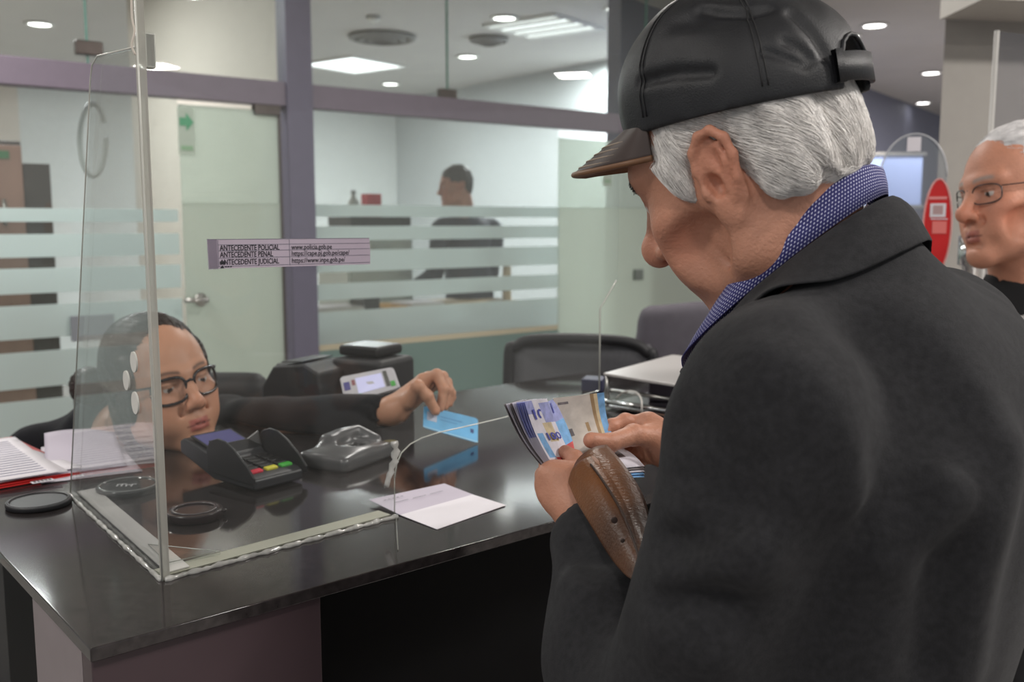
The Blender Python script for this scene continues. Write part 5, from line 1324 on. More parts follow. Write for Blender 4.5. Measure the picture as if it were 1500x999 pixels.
patch('display', .28, .76, .18, .78, P('pale lilac display', rgb(196, 196, 226), .2, emit=rgb(190, 190, 230), estr=.5)); patch('key', .05, .16, .25, .55, P('blue key', rgb(52, 50, 140), .4)); patch('key', .20, .26, .22, .42, P('dull red key', rgb(150, 84, 92), .4)); patch('key', .20, .32, .78, .97, M['key_grn']); patch('key', .87, .95, .62, .85, M['key_grn']); patch('speaker_slots', .79, .86, .12, .80, P('grey slots', rgb(96, 96, 92), .5))
c = W(540, 560, 1.87); m = MB(); m.cbox((c.x, c.y+.06, CT+.055), (.13, .12, .108), Matrix.Rotation(-.5, 3, 'Z')); bevel(m.build('body', M['black_soft'], lp), .012, 3)
m = MB(); m.cbox((c.x-.005, c.y+.07, CT+.122), (.10, .09, .022), Matrix.Rotation(-.5, 3, 'Z')); bevel(m.build('lid', M['black'], lp), .008, 3)
dm = empty('receipt_printer', (W(450, 590, 1.90).x, 1.92, CT), 'low black receipt printer with a sloped lid left of the white control panel', 'printer')
c = W(455, 575, 1.90); R_ = Matrix.Rotation(-.45, 3, 'Z'); c.z = CT
m = MB(); pr = [(-.075, .002), (-.075, .055), (-.045, .098), (.03, .106), (.065, .09), (.075, .002)]
m.prism([c+R_ @ Vector((x, -.06, z)) for x, z in pr], R_ @ Vector((0, .12, 0))); bevel(m.build('body', M['black_soft'], dm), .006, 3)
m = MB(); m.prism([c+R_ @ Vector((x, -.045, z)) for x, z in ((-.068, .066), (-.045, .101), (-.042, .098), (-.064, .064))], R_ @ Vector((0, .09, 0))); m.build('lid', M['pos'], dm)
m = MB(); m.box(c+R_ @ Vector((-.03, -.05, .105)), R_ @ Vector((.05, 0, .003)), R_ @ Vector((0, .1, 0)), UP*.002); m.build('paper_slot', M['key_dark'], dm)
# blue identity card in the clerk's hand
TLc, TRc, BRc, BLc = W(621, 594, 1.612), W(700, 613, 1.650), W(700, 649, 1.617), W(620, 626, 1.585)
cn = (TRc-TLc).cross(BLc-TLc).normalized(); cn = -cn if cn.y > 0 else cn
def C4(u, v): return (TLc*(1-u)+TRc*u)*(1-v)+(BLc*(1-u)+BRc*u)*v
cd = empty('identity_card', C4(.5, 1), 'light blue identity card held out over the counter in the clerk\'s hand', 'card')
m = MB(); m.prism([C4(u, v) for u, v in ((0, .06), (.04, 0), (.96, 0), (1, .06), (1, .94), (.96, 1), (.04, 1), (0, .94))], -cn*.001); m.build('card_body', P('sky blue card', rgb(104, 178, 226), .3, var=.10, vscale=40), cd)
def cp4(n_, u0, u1, v0, v1, mat): m = MB(); m.prism([C4(u0, v0), C4(u1, v0), C4(u1, v1), C4(u0, v1)], cn*.0004); return m.build(n_, mat, cd)
cp4('portrait', .06, .24, .22, .62, P('pale portrait print', rgb(178, 186, 206), .4)); cp4('emblem', .86, .92, .50, .66, P('navy print', rgb(38, 60, 120), .4)); cp4('print_line', .30, .70, .30, .34, P('mid blue print', rgb(70, 140, 196), .4)); cp4('print_line', .30, .60, .44, .47, P('mid blue print', rgb(70, 140, 196), .4)); cp4('edge_band', .0, 1., .94, .985, P('pale blue band', rgb(160, 208, 236), .4))
# folded paper slip in front of the slot
q = [G(541, 738, CT), G(651, 712, CT), G(741, 741, CT), G(640, 776, CT)]
sl_ = empty('paper_slip', (q[0]+q[2])/2, 'folded white paper slip with a shaded lilac back half lying under the pass-through slot', 'paper')
ma, mb_ = q[0]*.52+q[3]*.48, q[1]*.52+q[2]*.48
m = MB(); m.prism([q[0]+UP*.006, q[1]+UP*.004, mb_+UP*.0012, ma+UP*.0012], UP*-.0006); m.build('back_half', P('shaded lilac paper half', rgb(196, 188, 202), .7, var=.03), sl_)  # darker tone carries shading and the paper's reverse side
m = MB(); m.prism([ma+UP*.0012, mb_+UP*.0012, q[2]+UP*.0012, q[3]+UP*.0008], UP*-.0006); m.build('front_half', M['paper'], sl_)
m = MB(); ex = (q[1]-q[0]).normalized(); ey = (q[0]-q[3]).normalized()
for k in range(5): m.box(q[0]*.75+ma*.25+ex*(.012+.007*k)+UP*.0062, ex*.004, ey*.0016, UP*.0002)
for k in range(3): m.box(q[0]*.55+ma*.45+ex*(.02+.03*k)+UP*.0050, ex*.022, ey*.0010, UP*.0002)
m.build('print', M['inkgrey'], sl_)
# torn strip of tape on the slot edge
m = MB(); rows = []
for k in range(14):
    f = k/13; px = 573+9*math.sin(f*3.0+.4)*(1-f)-8*f*f; py = 646+68*f; p = planehit(px, py, A0, fn)-fn*.0012; wdt = .0062*(1-.55*abs(f-.35))*(1+.3*math.sin(k*2.3)); rows.append([p+fe*(wdt*s)-fn*(.0012*math.sin(k*1.9+s*2)) for s in (-1, -.3, .3, 1)])
m.grid(rows); o = m.build('tape_scrap', P('crumpled clear tape', rgb(172, 172, 168), .3, spec=.7, var=.25, vscale=90), None, True); solid(o, .0005); tag(o, 'crumpled scrap of clear tape on the curved corner of the slot', 'tape')
# round caps
def cap_disc(name, px, py, r, th, mats, label, cat, ringed=False, marks=False):
    c = G(px, py, CT+.0005); t = empty(name, c, label, cat)
    m = MB(); m.lathe([(0, 0), (r*.97, 0), (r, .002), (r, th-.0015), (r*.97, th), (r*.86, th), (r*.84, th-.0012), (0, th-.0012)], c, 56); bevel(m.build('shell', mats[0], t, True), .0004)
    if ringed:
        m = MB(); m.lathe([(r*.70, th-.0012), (r*.70, th+.0012), (r*.78, th+.0012), (r*.78, th-.0012)], c, 56, closed=True); m.build('inner_ring', mats[1], t, True)
        m = MB(); m.lathe([(0, 0), (r*.12, 0), (r*.12, .003), (0, .003)], c+Vector((r*.98, r*.25, th*.4)), 12); m.build('grip_tab', mats[0], t, True)
    else:
        m = MB(); m.lathe([(r*.86, th), (r*.90, th+.0008), (r*.94, th), (r*.90, th-.0005)], c, 56, closed=True); m.build('rim', mats[1], t, True)
    if marks:
        m = MB(); 
        for k, (dx, l) in enumerate(((-.014, .010), (-.008, .012), (-.001, .008), (.006, .012))):
            m.box(c+Vector((dx, -.008, th-.0010)), Vector((.0022, 0, 0)), Vector((-.002, l, 0)), UP*.0003)
            m.box(c+Vector((dx, -.008+l*.9, th-.0010)), Vector((.005, 0, 0)), Vector((0, .0016, 0)), UP*.0003)
        m.build('white_marks', M['white_ink'], t)
cap_disc('lens_cap', 57, 739, .041, .007, (M['black_soft'], M['pos_dark']), 'flat round black cap lying outside the screen, below the papers', 'cap')
cap_disc('round_coaster', 188, 718, .043, .009, (P('smoky clear plastic', rgb(52, 54, 54), .12, spec=.8), P('bright clear rim', rgb(150, 152, 150), .15)), 'smoky round disc with white marks and a bright rim behind the side screen', 'disc', marks=True)
cap_disc('jar_lid', 285, 757, .036, .011, (P('dark brown plastic', rgb(50, 42, 44), .25), P('brown ring edge', rgb(84, 76, 78), .25)), 'dark brown ringed lid with a grip tab behind the screen corner', 'lid', ringed=True)
# papers and red folder at the left
e1 = Vector((-.66, .75, 0)); e2 = Vector((-.75, -.66, 0))
def sheet(px, py, z, l1, l2, mat, rot=0, curl=0., th=.0005, par=None, name='sheet'):
    c = G(px, py, z); R_ = Matrix.Rotation(rot, 3, 'Z'); a1, a2 = R_ @ e1, R_ @ e2; n = 12; m = MB()
    m.grid([[c+a1*(l1*i/n)+a2*(l2*j/n)+UP*(curl*((i/n)**2)) for j in range(n+1)] for i in range(n+1)]); o = m.build(name, mat, par, True); solid(o, th); return o, c, a1, a2
fd = empty('red_folder', G(60, 690, CT), 'red card folder with a small printed tab under the papers at the left edge', 'folder')
o, c, a1, a2 = sheet(124, 690, CT+.004, .33, .25, M['red'], .06, par=fd, name='cover'); o, *_ = sheet(120, 694, CT+.0015, .33, .25, M['red'], .06, par=fd, name='back_cover')
m = MB(); lb = G(80, 703, CT+.0050); m.box(lb-a1*.0+UP*0, a2*.03, a1*.012, UP*.0004); tb_ = m.build('tab', M['paper'], fd)
m = MB()
for k in range(5): m.box(lb+a2*(.003+.0052*k)+a1*.003+UP*.0006, a2*.0032, a1*.006, UP*.0003)
m.build('tab_print', M['ink'], tb_)
def papers(name, label, parts, prints=None):
    t = empty(name, G(parts[0][0], parts[0][1], CT), label, 'paper')
    for q in parts:
        o, c, a1, a2 = sheet(*q[:6], rot=q[6], curl=q[7], par=t)
    if prints:
        m = MB(); n = 16
        for k in range(n):
            L_ = .17-.03*((k*7) % 3); s0 = c+a1*(.02+.016*k)+a2*.018+UP*(.0009+parts[-1][7]*((.02+.016*k)/parts[-1][3])**2)
            m.box(s0, a2*L_, a1*.0028, UP*.0002)
        m.build('print', P('blue grey print', rgb(150, 148, 172), .7), t)
    return t
papers('paper_stack', 'white sheets sticking out to the right between the red folder and the printed form', [(122, 683, CT+.008, .30, .22, M['paper'], .16, .0), (100, 690, CT+.0092, .30, .22, M['paper'], .02, .0)])
papers('printed_form', 'printed white form on top of the papers at the left edge', [(92, 690, CT+.0125, .297, .21, M['paper'], -.03, .0)], True)
def qsheet(px4, z, mat, par, lift=0., name='sheet'):
    A_, B_, C_, D_ = [G(x, y, z) for x, y in px4]; n = 14; m = MB()     # A,B near edge; D,C far edge
    m.grid([[(A_*(1-j/n)+B_*(j/n))*(1-i/n)+(D_*(1-j/n)+C_*(j/n))*(i/n)+UP*(lift*(i/n)**2.2*(.6+.4*math.sin(2.2*j/n+.6))) for j in range(n+1)] for i in range(n+1)])
    o = m.build(name, mat, par, True); solid(o, .0005); return o
lt_ = empty('letter_sheets', G(150, 690, CT), 'loose lilac white sheets lying behind the side screen', 'paper')
M['lil1'] = P('lilac white paper', rgb(208, 202, 212), .7); M['lil2'] = P('lilac paper', rgb(196, 188, 202), .7)
qsheet([(60, 708), (209, 690), (172, 648), (60, 655)], CT+.001, M['lil1'], lt_); qsheet([(66, 698), (186, 682), (170, 652), (66, 656)], CT+.004, M['lil2'], lt_, .03)
m = MB()
for px, py in ((132, 672), (150, 668), (164, 676)): q_ = G(px, py, CT+.0075); m.box(q_, Vector((.004, .006, 0)), Vector((-.001, .0015, 0)), UP*.0002)
m.build('print', M['inkgrey'], lt_)
# ================================================================== beyond the counter on the right
def rbox(name, c, d, R, mat, par, r=.01): m = MB(); m.cbox(c, d, R); return bevel(m.build(name, mat, par), r, 3)
mc = W(850, 560, 2.55); R_ = Matrix.Rotation(-.10, 3, 'Z')
ch_ = empty('mesh_chair', (mc.x, mc.y+.15, 0), 'black framed office chair with a grey mesh back, behind the banknotes', 'office chair')
def MC(x, y, z): return Vector((mc.x, mc.y, 0))+R_ @ Vector((x, y, 0))+UP*z
zt_, zb_ = W(850, 498, 2.55).z, .62; hw = .195
pts = [MC(-hw, 0, zb_), MC(-hw, 0, zt_-.07), MC(-hw+.02, 0, zt_-.02), MC(-hw+.07, 0, zt_), MC(0, .0, zt_+.004), MC(hw-.07, 0, zt_-.004), MC(hw-.02, 0, zt_-.03), MC(hw, 0, zt_-.08), MC(hw, 0, zb_), MC(0, .0, zb_-.01), MC(-hw, 0, zb_)]
m = MB(); m.tube(bez(pts, 90), .015, 10); m.build('back_frame', M['black_soft'], ch_, True)
m = MB(); m.grid([[MC(-hw+.01+(2*hw-.02)*i/10, .03*math.sin(PI*i/10), zb_+.01+(zt_-zb_-.02)*j/10) for j in range(11)] for i in range(11)]); o = m.build('mesh_back', P('grey chair mesh', rgb(92, 92, 96), .7, var=.1, vscale=150), ch_, True); solid(o, .004)
m = MB(); m.cbox(MC(0, .24, .45), (.46, .44, .07), R_); bevel(m.build('seat', M['black_soft'], ch_), .03, 3)
m = MB(); m.tube([MC(0, .24, .42), MC(0, .24, .06)], .03, 12); m.build('column', M['chrome'], ch_, True)
m = MB(); m.tube([MC(0, .2, .42), MC(0, -.03, .45), MC(0, -.02, .66)], .02, 8); m.build('back_support', M['black'], ch_, True)
for k in range(5):
    a_ = 2*PI*k/5+.3; m = MB(); m.tube([MC(0, .24, .09), MC(.27*math.cos(a_), .24+.27*math.sin(a_), .055)], [.022, .015], 8); lg = m.build('base_arm', M['black'], ch_, True)
    m = MB(); m.lathe([(0, -.01), (.024, -.01), (.027, 0), (.024, .01), (0, .01)], MC(.27*math.cos(a_), .24+.27*math.sin(a_), .0275), 14, Matrix.Rotation(PI/2, 3, 'X')); m.build('caster', M['black'], lg, True)
gc = W(1035, 500, 2.75); zt2 = W(1020, 447, 2.75).z
g_ = empty('padded_chair', (gc.x, gc.y+.15, 0), 'dark grey padded chair with a rounded back beside the customer\'s chin', 'office chair')
F = Field((gc.x-.32, gc.y-.10, .55), (gc.x+.32, gc.y+.12, zt2+.05), .012); F.box((gc.x, gc.y, (zt2+.62)/2), (.20, .04, (zt2-.62)/2), .04); F.ell((gc.x, gc.y-.01, zt2-.22), (.22, .05, .22), k=.05)
V, Fc = F.mesh(2); mesh_obj('backrest', V, Fc, P('grey violet chair cloth', rgb(92, 88, 96), .85, var=.1), g_, True, world=True)
m = MB(); m.cbox((gc.x, gc.y+.24, .45), (.46, .44, .09)); bevel(m.build('seat', P('grey violet seat cloth', rgb(86, 82, 90), .85, var=.1), g_), .03, 3)
m = MB(); m.lathe([(0, .004), (.25, .004), (.25, .02), (.04, .05), (.03, .06), (.03, .41), (0, .41)], (gc.x, gc.y+.24, 0), 24); m.build('pedestal', M['chrome'], g_, True)
m = MB(); m.tube([(gc.x, gc.y+.24, .40), (gc.x, gc.y, .46), (gc.x, gc.y, .70)], .02, 8); m.build('back_support', M['black'], g_, True)
# two-tier document tray on the far end of the counter
tr = empty('document_tray', G(945, 600, CT), 'two tier tray with pale top shelf and shiny metal base at the far counter end', 'tray')
def rayY(px, py, Y): return W(px, py, Y)
zt3 = CT+.075
P4 = [G(884, 546, zt3), G(1010, 566, zt3), G(1062, 530, zt3), G(985, 519, zt3)]
m = MB(); m.prism([P4[0], P4[1], P4[2], P4[3]], UP*-.006); bevel(m.build('top_shelf', P('pale grey shelf plastic', rgb(196, 192, 190), .3), tr), .002)
Q = [G(884, 596, CT+.004), G(1000, 614, CT+.004), G(1062, 580, CT+.004), G(985, 566, CT+.004)]
m = MB(); m.prism(Q, UP*.004); m.build('base_plate', M['chrome'], tr)
m = MB(); m.tube([Q[0]+UP*.012, Q[1]+UP*.012], .0055, 10); m.build('front_rail', M['chrome'], tr, True)
m = MB(); m.tube([Q[0]*.9+Q[3]*.1+UP*.03, Q[1]*.9+Q[2]*.1+UP*.03], .004, 10); m.build('front_rail', M['steel'], tr, True)
for i in (0, 1, 2, 3):
    b0, b1 = Q[i]*.97+Q[(i+2) % 4]*.03, P4[i]*.97+P4[(i+2) % 4]*.03; m = MB(); m.tube([b0, b1], .004, 8); m.build('post', M['steel'], tr, True)
bx_ = (Q[0]+Q[1]+Q[2]+Q[3])/4
m = MB(); m.cbox((bx_.x+.01, bx_.y+.01, CT+.036), (.11, .09, .055), Matrix.Rotation(-.2, 3, 'Z')); o = bevel(m.build('stapler_box', P('mauve grey box card', rgb(96, 86, 96), .6), None), .004); o.name = 'storage_box'; tag(o, 'small mauve grey box inside the two tier tray', 'box')
nb_ = G(880, 572, CT+.0005); m = MB(); m.prism([nb_+Vector((-.045, -.01, 0)), nb_+Vector((.0, -.03, 0)), nb_+Vector((.012, .03, 0)), nb_+Vector((-.03, .045, 0))], UP*.028); tag(bevel(m.build('notebook', P('navy cover', rgb(40, 42, 74), .5)), .002), 'small navy notebook lying left of the two tier tray', 'notebook')
m = MB(); m.tube(bez([W(903, 583, 1.86), W(915, 574, 1.83), W(930, 574, 1.80), W(939, 584, 1.77), W(940, 600, 1.75), G(939, 618, CT+.002)], 36), .0016, 8); tag(m.build('cable', P('white cable', rgb(208, 204, 198), .5), None, True), 'thin white cable arching over the counter beside the right hand', 'cable')
# ================================================================== left of the frame: cabinet, reflection loop, plate
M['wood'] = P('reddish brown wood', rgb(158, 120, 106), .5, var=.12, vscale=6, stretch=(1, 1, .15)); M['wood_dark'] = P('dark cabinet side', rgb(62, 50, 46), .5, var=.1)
CO = .55
def OFFP(px, py, off): return planehit(px, py, PP(0, 0, off), PV)
a_ = OFFP(-60, 300, CO); b_ = OFFP(36, 300, CO); c_ = OFFP(60, 300, CO+.15); zt_ = OFFP(20, 207, CO).z
cab = empty('wooden_cabinet', (a_.x*.5+b_.x*.5, a_.y*.5+b_.y*.5, 0), 'reddish brown wooden cabinet with a dark side behind the striped glass at the left edge', 'cabinet')
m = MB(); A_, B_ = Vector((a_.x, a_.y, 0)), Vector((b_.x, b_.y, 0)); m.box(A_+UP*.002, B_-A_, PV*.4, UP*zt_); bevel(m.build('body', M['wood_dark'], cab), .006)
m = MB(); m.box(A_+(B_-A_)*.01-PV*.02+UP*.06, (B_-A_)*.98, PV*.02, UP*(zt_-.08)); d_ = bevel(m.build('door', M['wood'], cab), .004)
m = MB(); p = OFFP(8, 330, CO-.03); m.tube([p, p+UP*.12], .008, 8); m.build('handle', M['steel'], d_, True)
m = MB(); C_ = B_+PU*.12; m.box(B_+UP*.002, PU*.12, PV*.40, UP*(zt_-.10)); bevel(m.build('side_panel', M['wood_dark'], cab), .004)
m = MB(); p = OFFP(3, 232, CO-.025); m.box(p-PU*.05, PU*.08, PV*.004, UP*.035); o = m.build('green_sticker', P('green sticker', rgb(70, 120, 78), .5)); tag(o, 'small green sticker near the top of the brown cabinet door', 'sticker')
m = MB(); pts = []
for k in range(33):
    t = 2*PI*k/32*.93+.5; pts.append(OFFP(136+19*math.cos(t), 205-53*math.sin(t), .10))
m.tube(pts, .011, 8); tag(m.build('reflection_loop', P('grey reflection tone', rgb(182, 186, 184), .5), None, True), 'faint grey loop imitating a reflection in the glass above the clerk', 'cable')  # tube loop standing in for a reflection in the glass
m = MB(); p = OFFP(137, 480, -.035); m.box(p-PU*.09-UP*.055, PU*.18, PV*.02, UP*.11); tag(bevel(m.build('wall_plate', P('slate grey plate', rgb(130, 134, 140), .5)), .004), 'slate grey plate on the glass just above the clerk\'s head', 'plate')
def exit_sticker(px, py, label):
    s_, z_ = S(px, py); w_, h_ = .075, .21; t = empty('exit_sticker', PP(s_, z_-h_/2, -.02), label, 'sticker')
    m = MB(); m.box(PP(s_-w_/2, z_-h_/2, -.018), PU*w_, PV*.002, UP*h_); m.build('backing', P('pale green film', rgb(192, 206, 192), .5), t)
    m = MB(); g = [(-.03, .0), (.0, .0), (.0, -.025), (.035, .02), (.0, .065), (.0, .04), (-.03, .04)]; m.prism([PP(s_+x, z_+.025+y*.9, -.019) for x, y in g], PV*-.001); m.build('arrow', P('green arrow print', rgb(92, 172, 130), .5), t)
    m = MB(); m.box(PP(s_-w_*.36, z_-h_*.40, -.019), PU*w_*.72, PV*-.001, UP*.02); m.build('print', P('pale green print', rgb(150, 188, 152), .5), t)
exit_sticker(271, 193, 'pale green sticker with a green arrow on the left frosted door'); exit_sticker(887, 248, 'pale green sticker with a green arrow beside the cap brim')
# ================================================================== office desk and contents behind the striped glass
d0, d1 = max(.09, S(440, 480)[0]), S(812, 480)[0]; DZ = .955
dk = empty('office_desk', PP((d0+d1)/2, 0, .35), 'long beige edged office desk right behind the striped glass', 'desk')
m = MB(); m.box(PP(d0, DZ-.03, .10), PU*(d1-d0), PV*.65, UP*.03); bevel(m.build('desktop', P('beige desk laminate', rgb(206, 184, 150), .4, var=.05), dk), .004)
m = MB(); m.box(PP(d0+.02, .04, .14), PU*(d1-d0-.04), PV*.02, UP*(DZ-.075)); m.build('modesty_panel', P('teal grey desk panel', rgb(96, 118, 116), .5), dk)
for s_ in (d0+.05, d1-.09):
    m = MB(); m.box(PP(s_, .002, .18), PU*.04, PV*.5, UP*(DZ-.034)); m.build('leg_panel', M['steel'], dk)
def on_desk(px, py, off, name, mat, dims, z0, label, cat, r=.006, kids=None):
    s_ = None; p = OFFP(px, py, off); q = p-POST; s_ = q.dot(PU); t = MB(); t.box(PP(s_-dims[0]/2, z0, off), PU*dims[0], PV*dims[1], UP*dims[2]); o = bevel(t.build(name, mat), r); tag(o, label, cat); return o, s_
cz = OFFP(545, 333, .40).z
fc = empty('filing_cabinet', PP(OFFP(545, 380, .40).dot(PU)-POST.dot(PU), 0, .99), 'pale grey cabinet behind the desk carrying a black tray', 'cabinet')
sc_ = OFFP(556, 380, .95).dot(PU)-POST.dot(PU); cz = OFFP(545, 331, .95).z
m = MB(); m.box(PP(sc_-.26, .002, .90), PU*.48, PV*.4, UP*(cz-.004)); bevel(m.build('body', P('pale grey cabinet steel', rgb(206, 212, 208), .5), fc), .006)
for k in range(3):
    m = MB(); m.box(PP(sc_-.24, .08+.45*k, .885), PU*.44, PV*.015, UP*.42); f_ = bevel(m.build('drawer', P('grey drawer front', rgb(192, 198, 194), .5), fc), .004); m = MB(); m.box(PP(sc_-.08, .38+.45*k, .872), PU*.12, PV*.013, UP*.02); m.build('drawer_handle', M['steel'], f_)
z1 = cz
tt = empty('tray', PP(sc_, z1, 1.0), 'flat black tray on the pale cabinet behind the glass', 'tray')
m = MB(); m.box(PP(sc_-.22, z1, .92), PU*.44, PV*.30, UP*.012); bevel(m.build('base', M['black'], tt), .003)
for q in ((PP(sc_-.22, z1+.012, .92), PU*.44, PV*.01), (PP(sc_-.22, z1+.012, 1.21), PU*.44, PV*.01), (PP(sc_-.22, z1+.012, .93), PU*.01, PV*.28), (PP(sc_+.21, z1+.012, .93), PU*.01, PV*.28)): m = MB(); m.box(*q, UP*.045); m.build('rim', M['black'], tt)
zb0 = z1+.013
b_s = OFFP(518, 300, 1.0).dot(PU)-POST.dot(PU); m = MB(); hb_ = OFFP(518, 279, 1.0).z-zb0; m.lathe([(0, 0), (.032, 0), (.034, .01), (.034, hb_*.66), (.014, hb_*.82), (.014, hb_*.92), (0, hb_*.92)], PP(b_s, zb0, 1.0), 20)
bt = empty('bottle', PP(b_s, zb0, 1.0), 'pale grey bottle standing on the black tray left of the red box', 'bottle'); m.build('body', P('milky bottle plastic', rgb(196, 200, 198), .3), bt, True); m = MB(); m.lathe([(0, hb_*.9), (.017, hb_*.9), (.017, hb_), (0, hb_)], PP(b_s, zb0, 1.0), 16); m.build('lid', P('grey lid', rgb(150, 152, 154), .4), bt, True)
r_s = OFFP(545, 300, 1.0).dot(PU)-POST.dot(PU); hr_ = OFFP(545, 284, 1.0).z-zb0; m = MB(); m.box(PP(r_s-.052, zb0, .97), PU*.105, PV*.08, UP*hr_); rb_ = bevel(m.build('box', P('coral red box card', rgb(222, 70, 84), .5)), .003); tag(rb_, 'coral red box standing on the black tray beside the pale bottle', 'box'); m = MB(); m.box(PP(r_s+.0, zb0+.05, .9685), PU*.04, PV*.001, UP*.06); m.build('print', M['paper'], rb_)
for px, py, n_, mt, dm_, lab, cat in ((500, 458, 'paper_pile', M['paper'], (.30, .22, .035), 'pile of white papers at the left end of the office desk', 'paper'), (545, 455, 'black_box', M['black'], (.10, .16, .075), 'black box between the paper piles on the office desk', 'box'), (578, 455, 'envelope', P('orange manila', rgb(214, 160, 84), .6), (.17, .24, .02), 'orange manila envelope on the office desk', 'envelope'), (628, 452, 'paper_pile', M['paper'], (.22, .24, .03), 'pile of white papers right of the orange envelope', 'paper')):
    o, s_ = on_desk(px, py, .22, n_, mt, dm_, DZ+.0005, lab, cat, .002)
# ================================================================== right side of the frame
rs = W(1374, 308, 2.35); rr = W(1374, 263, 2.35).z
sgn = empty('oval_sign', (rs.x, rs.y, 0), 'tall red oval sign with white squares on a stand beside the pillar', 'sign')
vd = Vector((rs.x, rs.y, 0)).normalized(); sx_ = Vector((vd.y, -vd.x, 0)); H1 = W(1374, 395, 2.35).z
def OV(x, z): return Vector((rs.x, rs.y, 0))+sx_*x+UP*z
hh = (rr-.60)/2*.42; cz_ = rr-hh*1.0; hw_ = .031
hgt_ = (rr-W(1374, 400, 2.35).z)/2; cz_ = rr-hgt_
m = MB(); m.prism([OV(hw_*math.sin(t), cz_+hgt_*math.cos(t)) for t in np.linspace(0, 2*PI, 49)[:-1]], vd*.008); m.build('panel', P('signal red acrylic', rgb(214, 38, 40), .35), sgn)
m = MB(); m.tube([OV(hw_*1.02*math.sin(t), cz_+hgt_*1.01*math.cos(t))-vd*.001 for t in np.linspace(0, 2*PI, 49)], .0022, 6); m.build('pale_rim', P('pale pink rim', rgb(226, 160, 156), .4), sgn, True)
def opx(px, py): p = W(px, py, 2.35); return (p-Vector((rs.x, rs.y, 0))).dot(sx_), p.z
def opatch(n_, x0, y0, x1, y1, mat, par=sgn, dz=.0): a0, b0 = opx(x0, y0); a1, b1 = opx(x1, y1); m = MB(); m.prism([OV(a0, b0)-vd*.0015, OV(a1, b0)-vd*.0015, OV(a1, b1)-vd*.0015, OV(a0, b1)-vd*.0015], -vd*(.001+dz)); return m.build(n_, mat, par)
opatch('white_square', 1363, 298, 1385, 318, M['paper']); opatch('print', 1367, 301, 1381, 314, P('grey pink print', rgb(190, 160, 160), .6), dz=.0008); opatch('white_line', 1361, 288, 1387, 292, P('pink print', rgb(238, 150, 148), .6)); opatch('pink_square', 1366, 324, 1386, 342, P('pink print light', rgb(238, 128, 122), .6)); opatch('white_line', 1363, 320, 1388, 321.5, M['paper'])
m = MB(); m.tube([OV(0, .02), OV(0, cz_-hgt_*.9)], .012, 10); m.lathe([(0, .0), (.14, .0), (.14, .012), (.02, .02), (0, .02)], (rs.x, rs.y, .001), 28); m.build('stand', M['steel'], sgn, True)
# rounded clear screen of the next station
ac = W(1338, 250, 2.75); va = Vector((ac.x, ac.y, 0)).normalized(); xa = Vector((va.y, -va.x, 0)); zA = W(1345, 196, 2.75).z
def AV(x, z): return Vector((ac.x, ac.y, 0))+xa*x+UP*z
hwA = .088*1.0
outl = [(-hwA, .75), (hwA, .75), (hwA, zA-.12)]+[(hwA*math.cos(t), zA-.12+.12*math.sin(t)) for t in np.linspace(0.15, PI-.15, 18)]+[(-hwA, zA-.12)]
rsn = empty('rounded_screen', (ac.x, ac.y, 0), 'clear round topped acrylic screen with a small white label behind the customer', 'acrylic screen')
m = MB(); m.prism([AV(x, z) for x, z in outl], va*.006); m.build('panel', glass('hazy acrylic', (.86, .88, .90), 1, haze=.16, hazecol=rgb(190, 194, 200)), rsn)
m = MB(); m.tube([AV(x, z) for x, z in outl[2:]], .0022, 8); m.build('rim', P('pale acrylic rim', rgb(190, 192, 196), .3), rsn, True)
m = MB(); p = W(1339, 211, 2.745); q = (p-Vector((ac.x, ac.y, 0))).dot(xa); m.box(AV(q-.018, p.z-.02)-va*.002, xa*.036, va*.001, UP*.04); m.build('white_label', M['paper'], rsn)
m = MB(); m.cbox((ac.x, ac.y+.0, .375), (.34, .24, .746), Matrix.Rotation(-.45, 3, 'Z')); bevel(m.build('base_cabinet', P('grey plinth', rgb(110, 108, 112), .5), rsn), .006)
# screen by the pillar, barrier post, blue panel
e0_ = W(1456, 120, 2.3); vb = Vector((e0_.x, e0_.y, 0)).normalized(); xb = Vector((vb.y, -vb.x, 0)); zt4 = W(1460, 45, 2.3).z
ps = empty('side_screen', (e0_.x+.3*xb.x, e0_.y+.3*xb.y, 0), 'tall clear acrylic screen with a pale edge in front of the greige pillar', 'acrylic screen')
m = MB(); m.prism([Vector((e0_.x, e0_.y, 0))+UP*.02, Vector((e0_.x, e0_.y, 0))+xb*.6+UP*.02, Vector((e0_.x, e0_.y, 0))+xb*.6+UP*(zt4-.14), Vector((e0_.x, e0_.y, 0))+UP*zt4], vb*.006); m.build('panel', glass('grey acrylic', (.86, .86, .88), 1, haze=.06, hazecol=rgb(170, 170, 175)), ps)
m = MB(); m.tube([Vector((e0_.x, e0_.y, 0))+UP*.02, Vector((e0_.x, e0_.y, 0))+UP*zt4], .006, 8); m.build('edge', P('pale edge strip', rgb(178, 176, 172), .4), ps, True)
m = MB(); m.cbox((e0_.x+.3*xb.x, e0_.y+.3*xb.y, .011), (.62, .2, .02), Matrix.Rotation(math.atan2(xb.y, xb.x), 3, 'Z')); m.build('foot', M['steel'], ps)
bp = W(1424, 372, 2.5); zt5 = W(1424, 346, 2.5).z
br = empty('barrier_post', (bp.x, bp.y, 0), 'silver queue barrier post with a maroon belt behind the second older man', 'barrier post')
m = MB(); m.lathe([(0, .0), (.15, .0), (.15, .015), (.03, .035), (.022, .05), (.022, zt5-.08), (.034, zt5-.075), (.034, zt5), (0, zt5)], (bp.x, bp.y, .001), 28); m.build('post', M['chrome'], br, True)
m = MB(); m.box((bp.x+.034, bp.y-.002, zt5-.065), (.5, .1, 0), (0, .004, 0), UP*.05); m.build('belt', P('maroon webbing', rgb(120, 52, 60), .8), br)
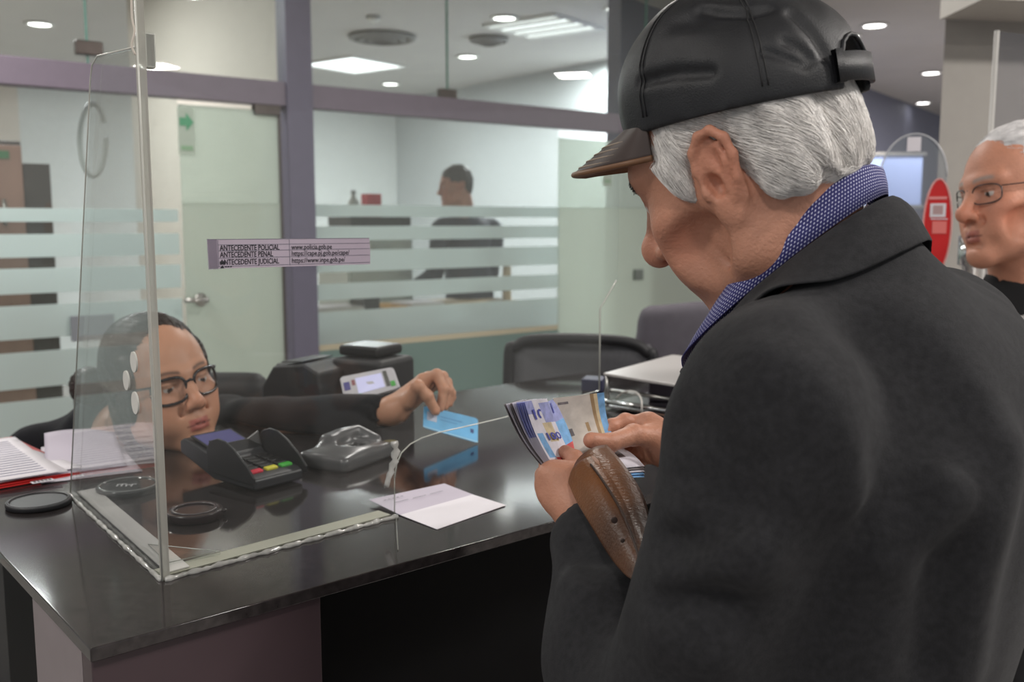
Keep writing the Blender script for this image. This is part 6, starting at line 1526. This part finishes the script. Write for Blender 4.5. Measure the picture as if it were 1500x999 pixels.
m = MB(); p0 = W(1250, 228, 8.6); p1 = W(1352, 228, 8.6); z0_ = W(1300, 300, 8.6).z
pb = empty('notice_board', ((p0.x+p1.x)/2, 8.62, 0), 'pale blue lit board in the hall behind the customer\'s collar', 'board')
m.box((p0.x, 8.6, z0_), (p1.x-p0.x, 0, 0), (0, .04, 0), UP*(p0.z-z0_)); m.build('panel', P('pale blue board', rgb(150, 166, 206), .4, emit=rgb(140, 160, 210), estr=.25), pb)
m = MB(); m.box((p0.x-.03, 8.59, z0_-.03), (p1.x-p0.x+.06, 0, 0), (0, .03, 0), UP*.03); m.box((p0.x-.03, 8.59, p0.z), (p1.x-p0.x+.06, 0, 0), (0, .03, 0), UP*.03); m.build('frame', M['steel'], pb)
for x in (p0.x+.1, p1.x-.14): m = MB(); m.box((x, 8.605, .002), (.04, 0, 0), (0, .03, 0), UP*(z0_-.03)); m.build('leg', M['steel'], pb)
AMB = .42; EXPO = 0.08
# panel lamps under their fittings, then added fill lights without fittings
for p, pw in ((q1, 3), (q2, 4)): area('office panel lamp', p-UP*.06, .6, pw, (.97, .99, 1))
for s, o, pw in ((3.4, 1.3, 62), (3.75, 2.0, 62), (2.3, 3.6, 110), (-1.3, 1.4, 62)):
    area('added office fill', PP(s, CEIL-.05, o), .5, pw, (.98, .99, 1))  # added office fill, placed so its counter reflections stay hidden
for x, y, pw in ((2.7, 1.5, 75), (1.7, .2, 26), (-1.7, .3, 26), (.2, -1.1, 20), (2.4, -1.3, 20), (-2.2, -1.3, 18), (-2.2, 3.2, 30), (.2, 3.5, 26), (2.2, 3.7, 30), (4.2, 5.2, 80), (6.0, 9.5, 130), (3.6, 8.2, 70)):
    area('added hall fill', (x, y, CEIL-.05), .3, pw, (1, .95, .9))  # added fill brightening hall, pillar and partition, no fixtures modelled
# ================================================================== camera, light, render settings
cam = bpy.data.cameras.new('camera'); cam.sensor_width = 36; cam.lens = FPX/1500*36; cam.clip_start = .02
co = bpy.data.objects.new('camera', cam); COL.objects.link(co); co.location = (0, 0, CAMZ); co.rotation_euler = (PI/2-PITCH, 0, 0)
cam.dof.use_dof = True; cam.dof.focus_distance = .95; cam.dof.aperture_fstop = 7.0
SC.camera = co
wd = bpy.data.worlds.new('world'); SC.world = wd; wd.use_nodes = True
bg = wd.node_tree.nodes['Background']; bg.inputs[0].default_value = (.92, .96, 1, 1); bg.inputs[1].default_value = AMB
SC.view_settings.view_transform = 'Standard'; SC.view_settings.look = 'None'; SC.view_settings.gamma = 1; SC.view_settings.use_curve_mapping = False
SC.view_settings.exposure = EXPO
SC.cycles.use_denoising = True
try: SC.cycles.denoiser = 'OPENIMAGEDENOISE'
except Exception: pass
SC.cycles.max_bounces = 12; SC.cycles.transparent_max_bounces = 32; SC.cycles.caustics_reflective = False; SC.cycles.caustics_refractive = False
SC.cycles.sample_clamp_indirect = 6
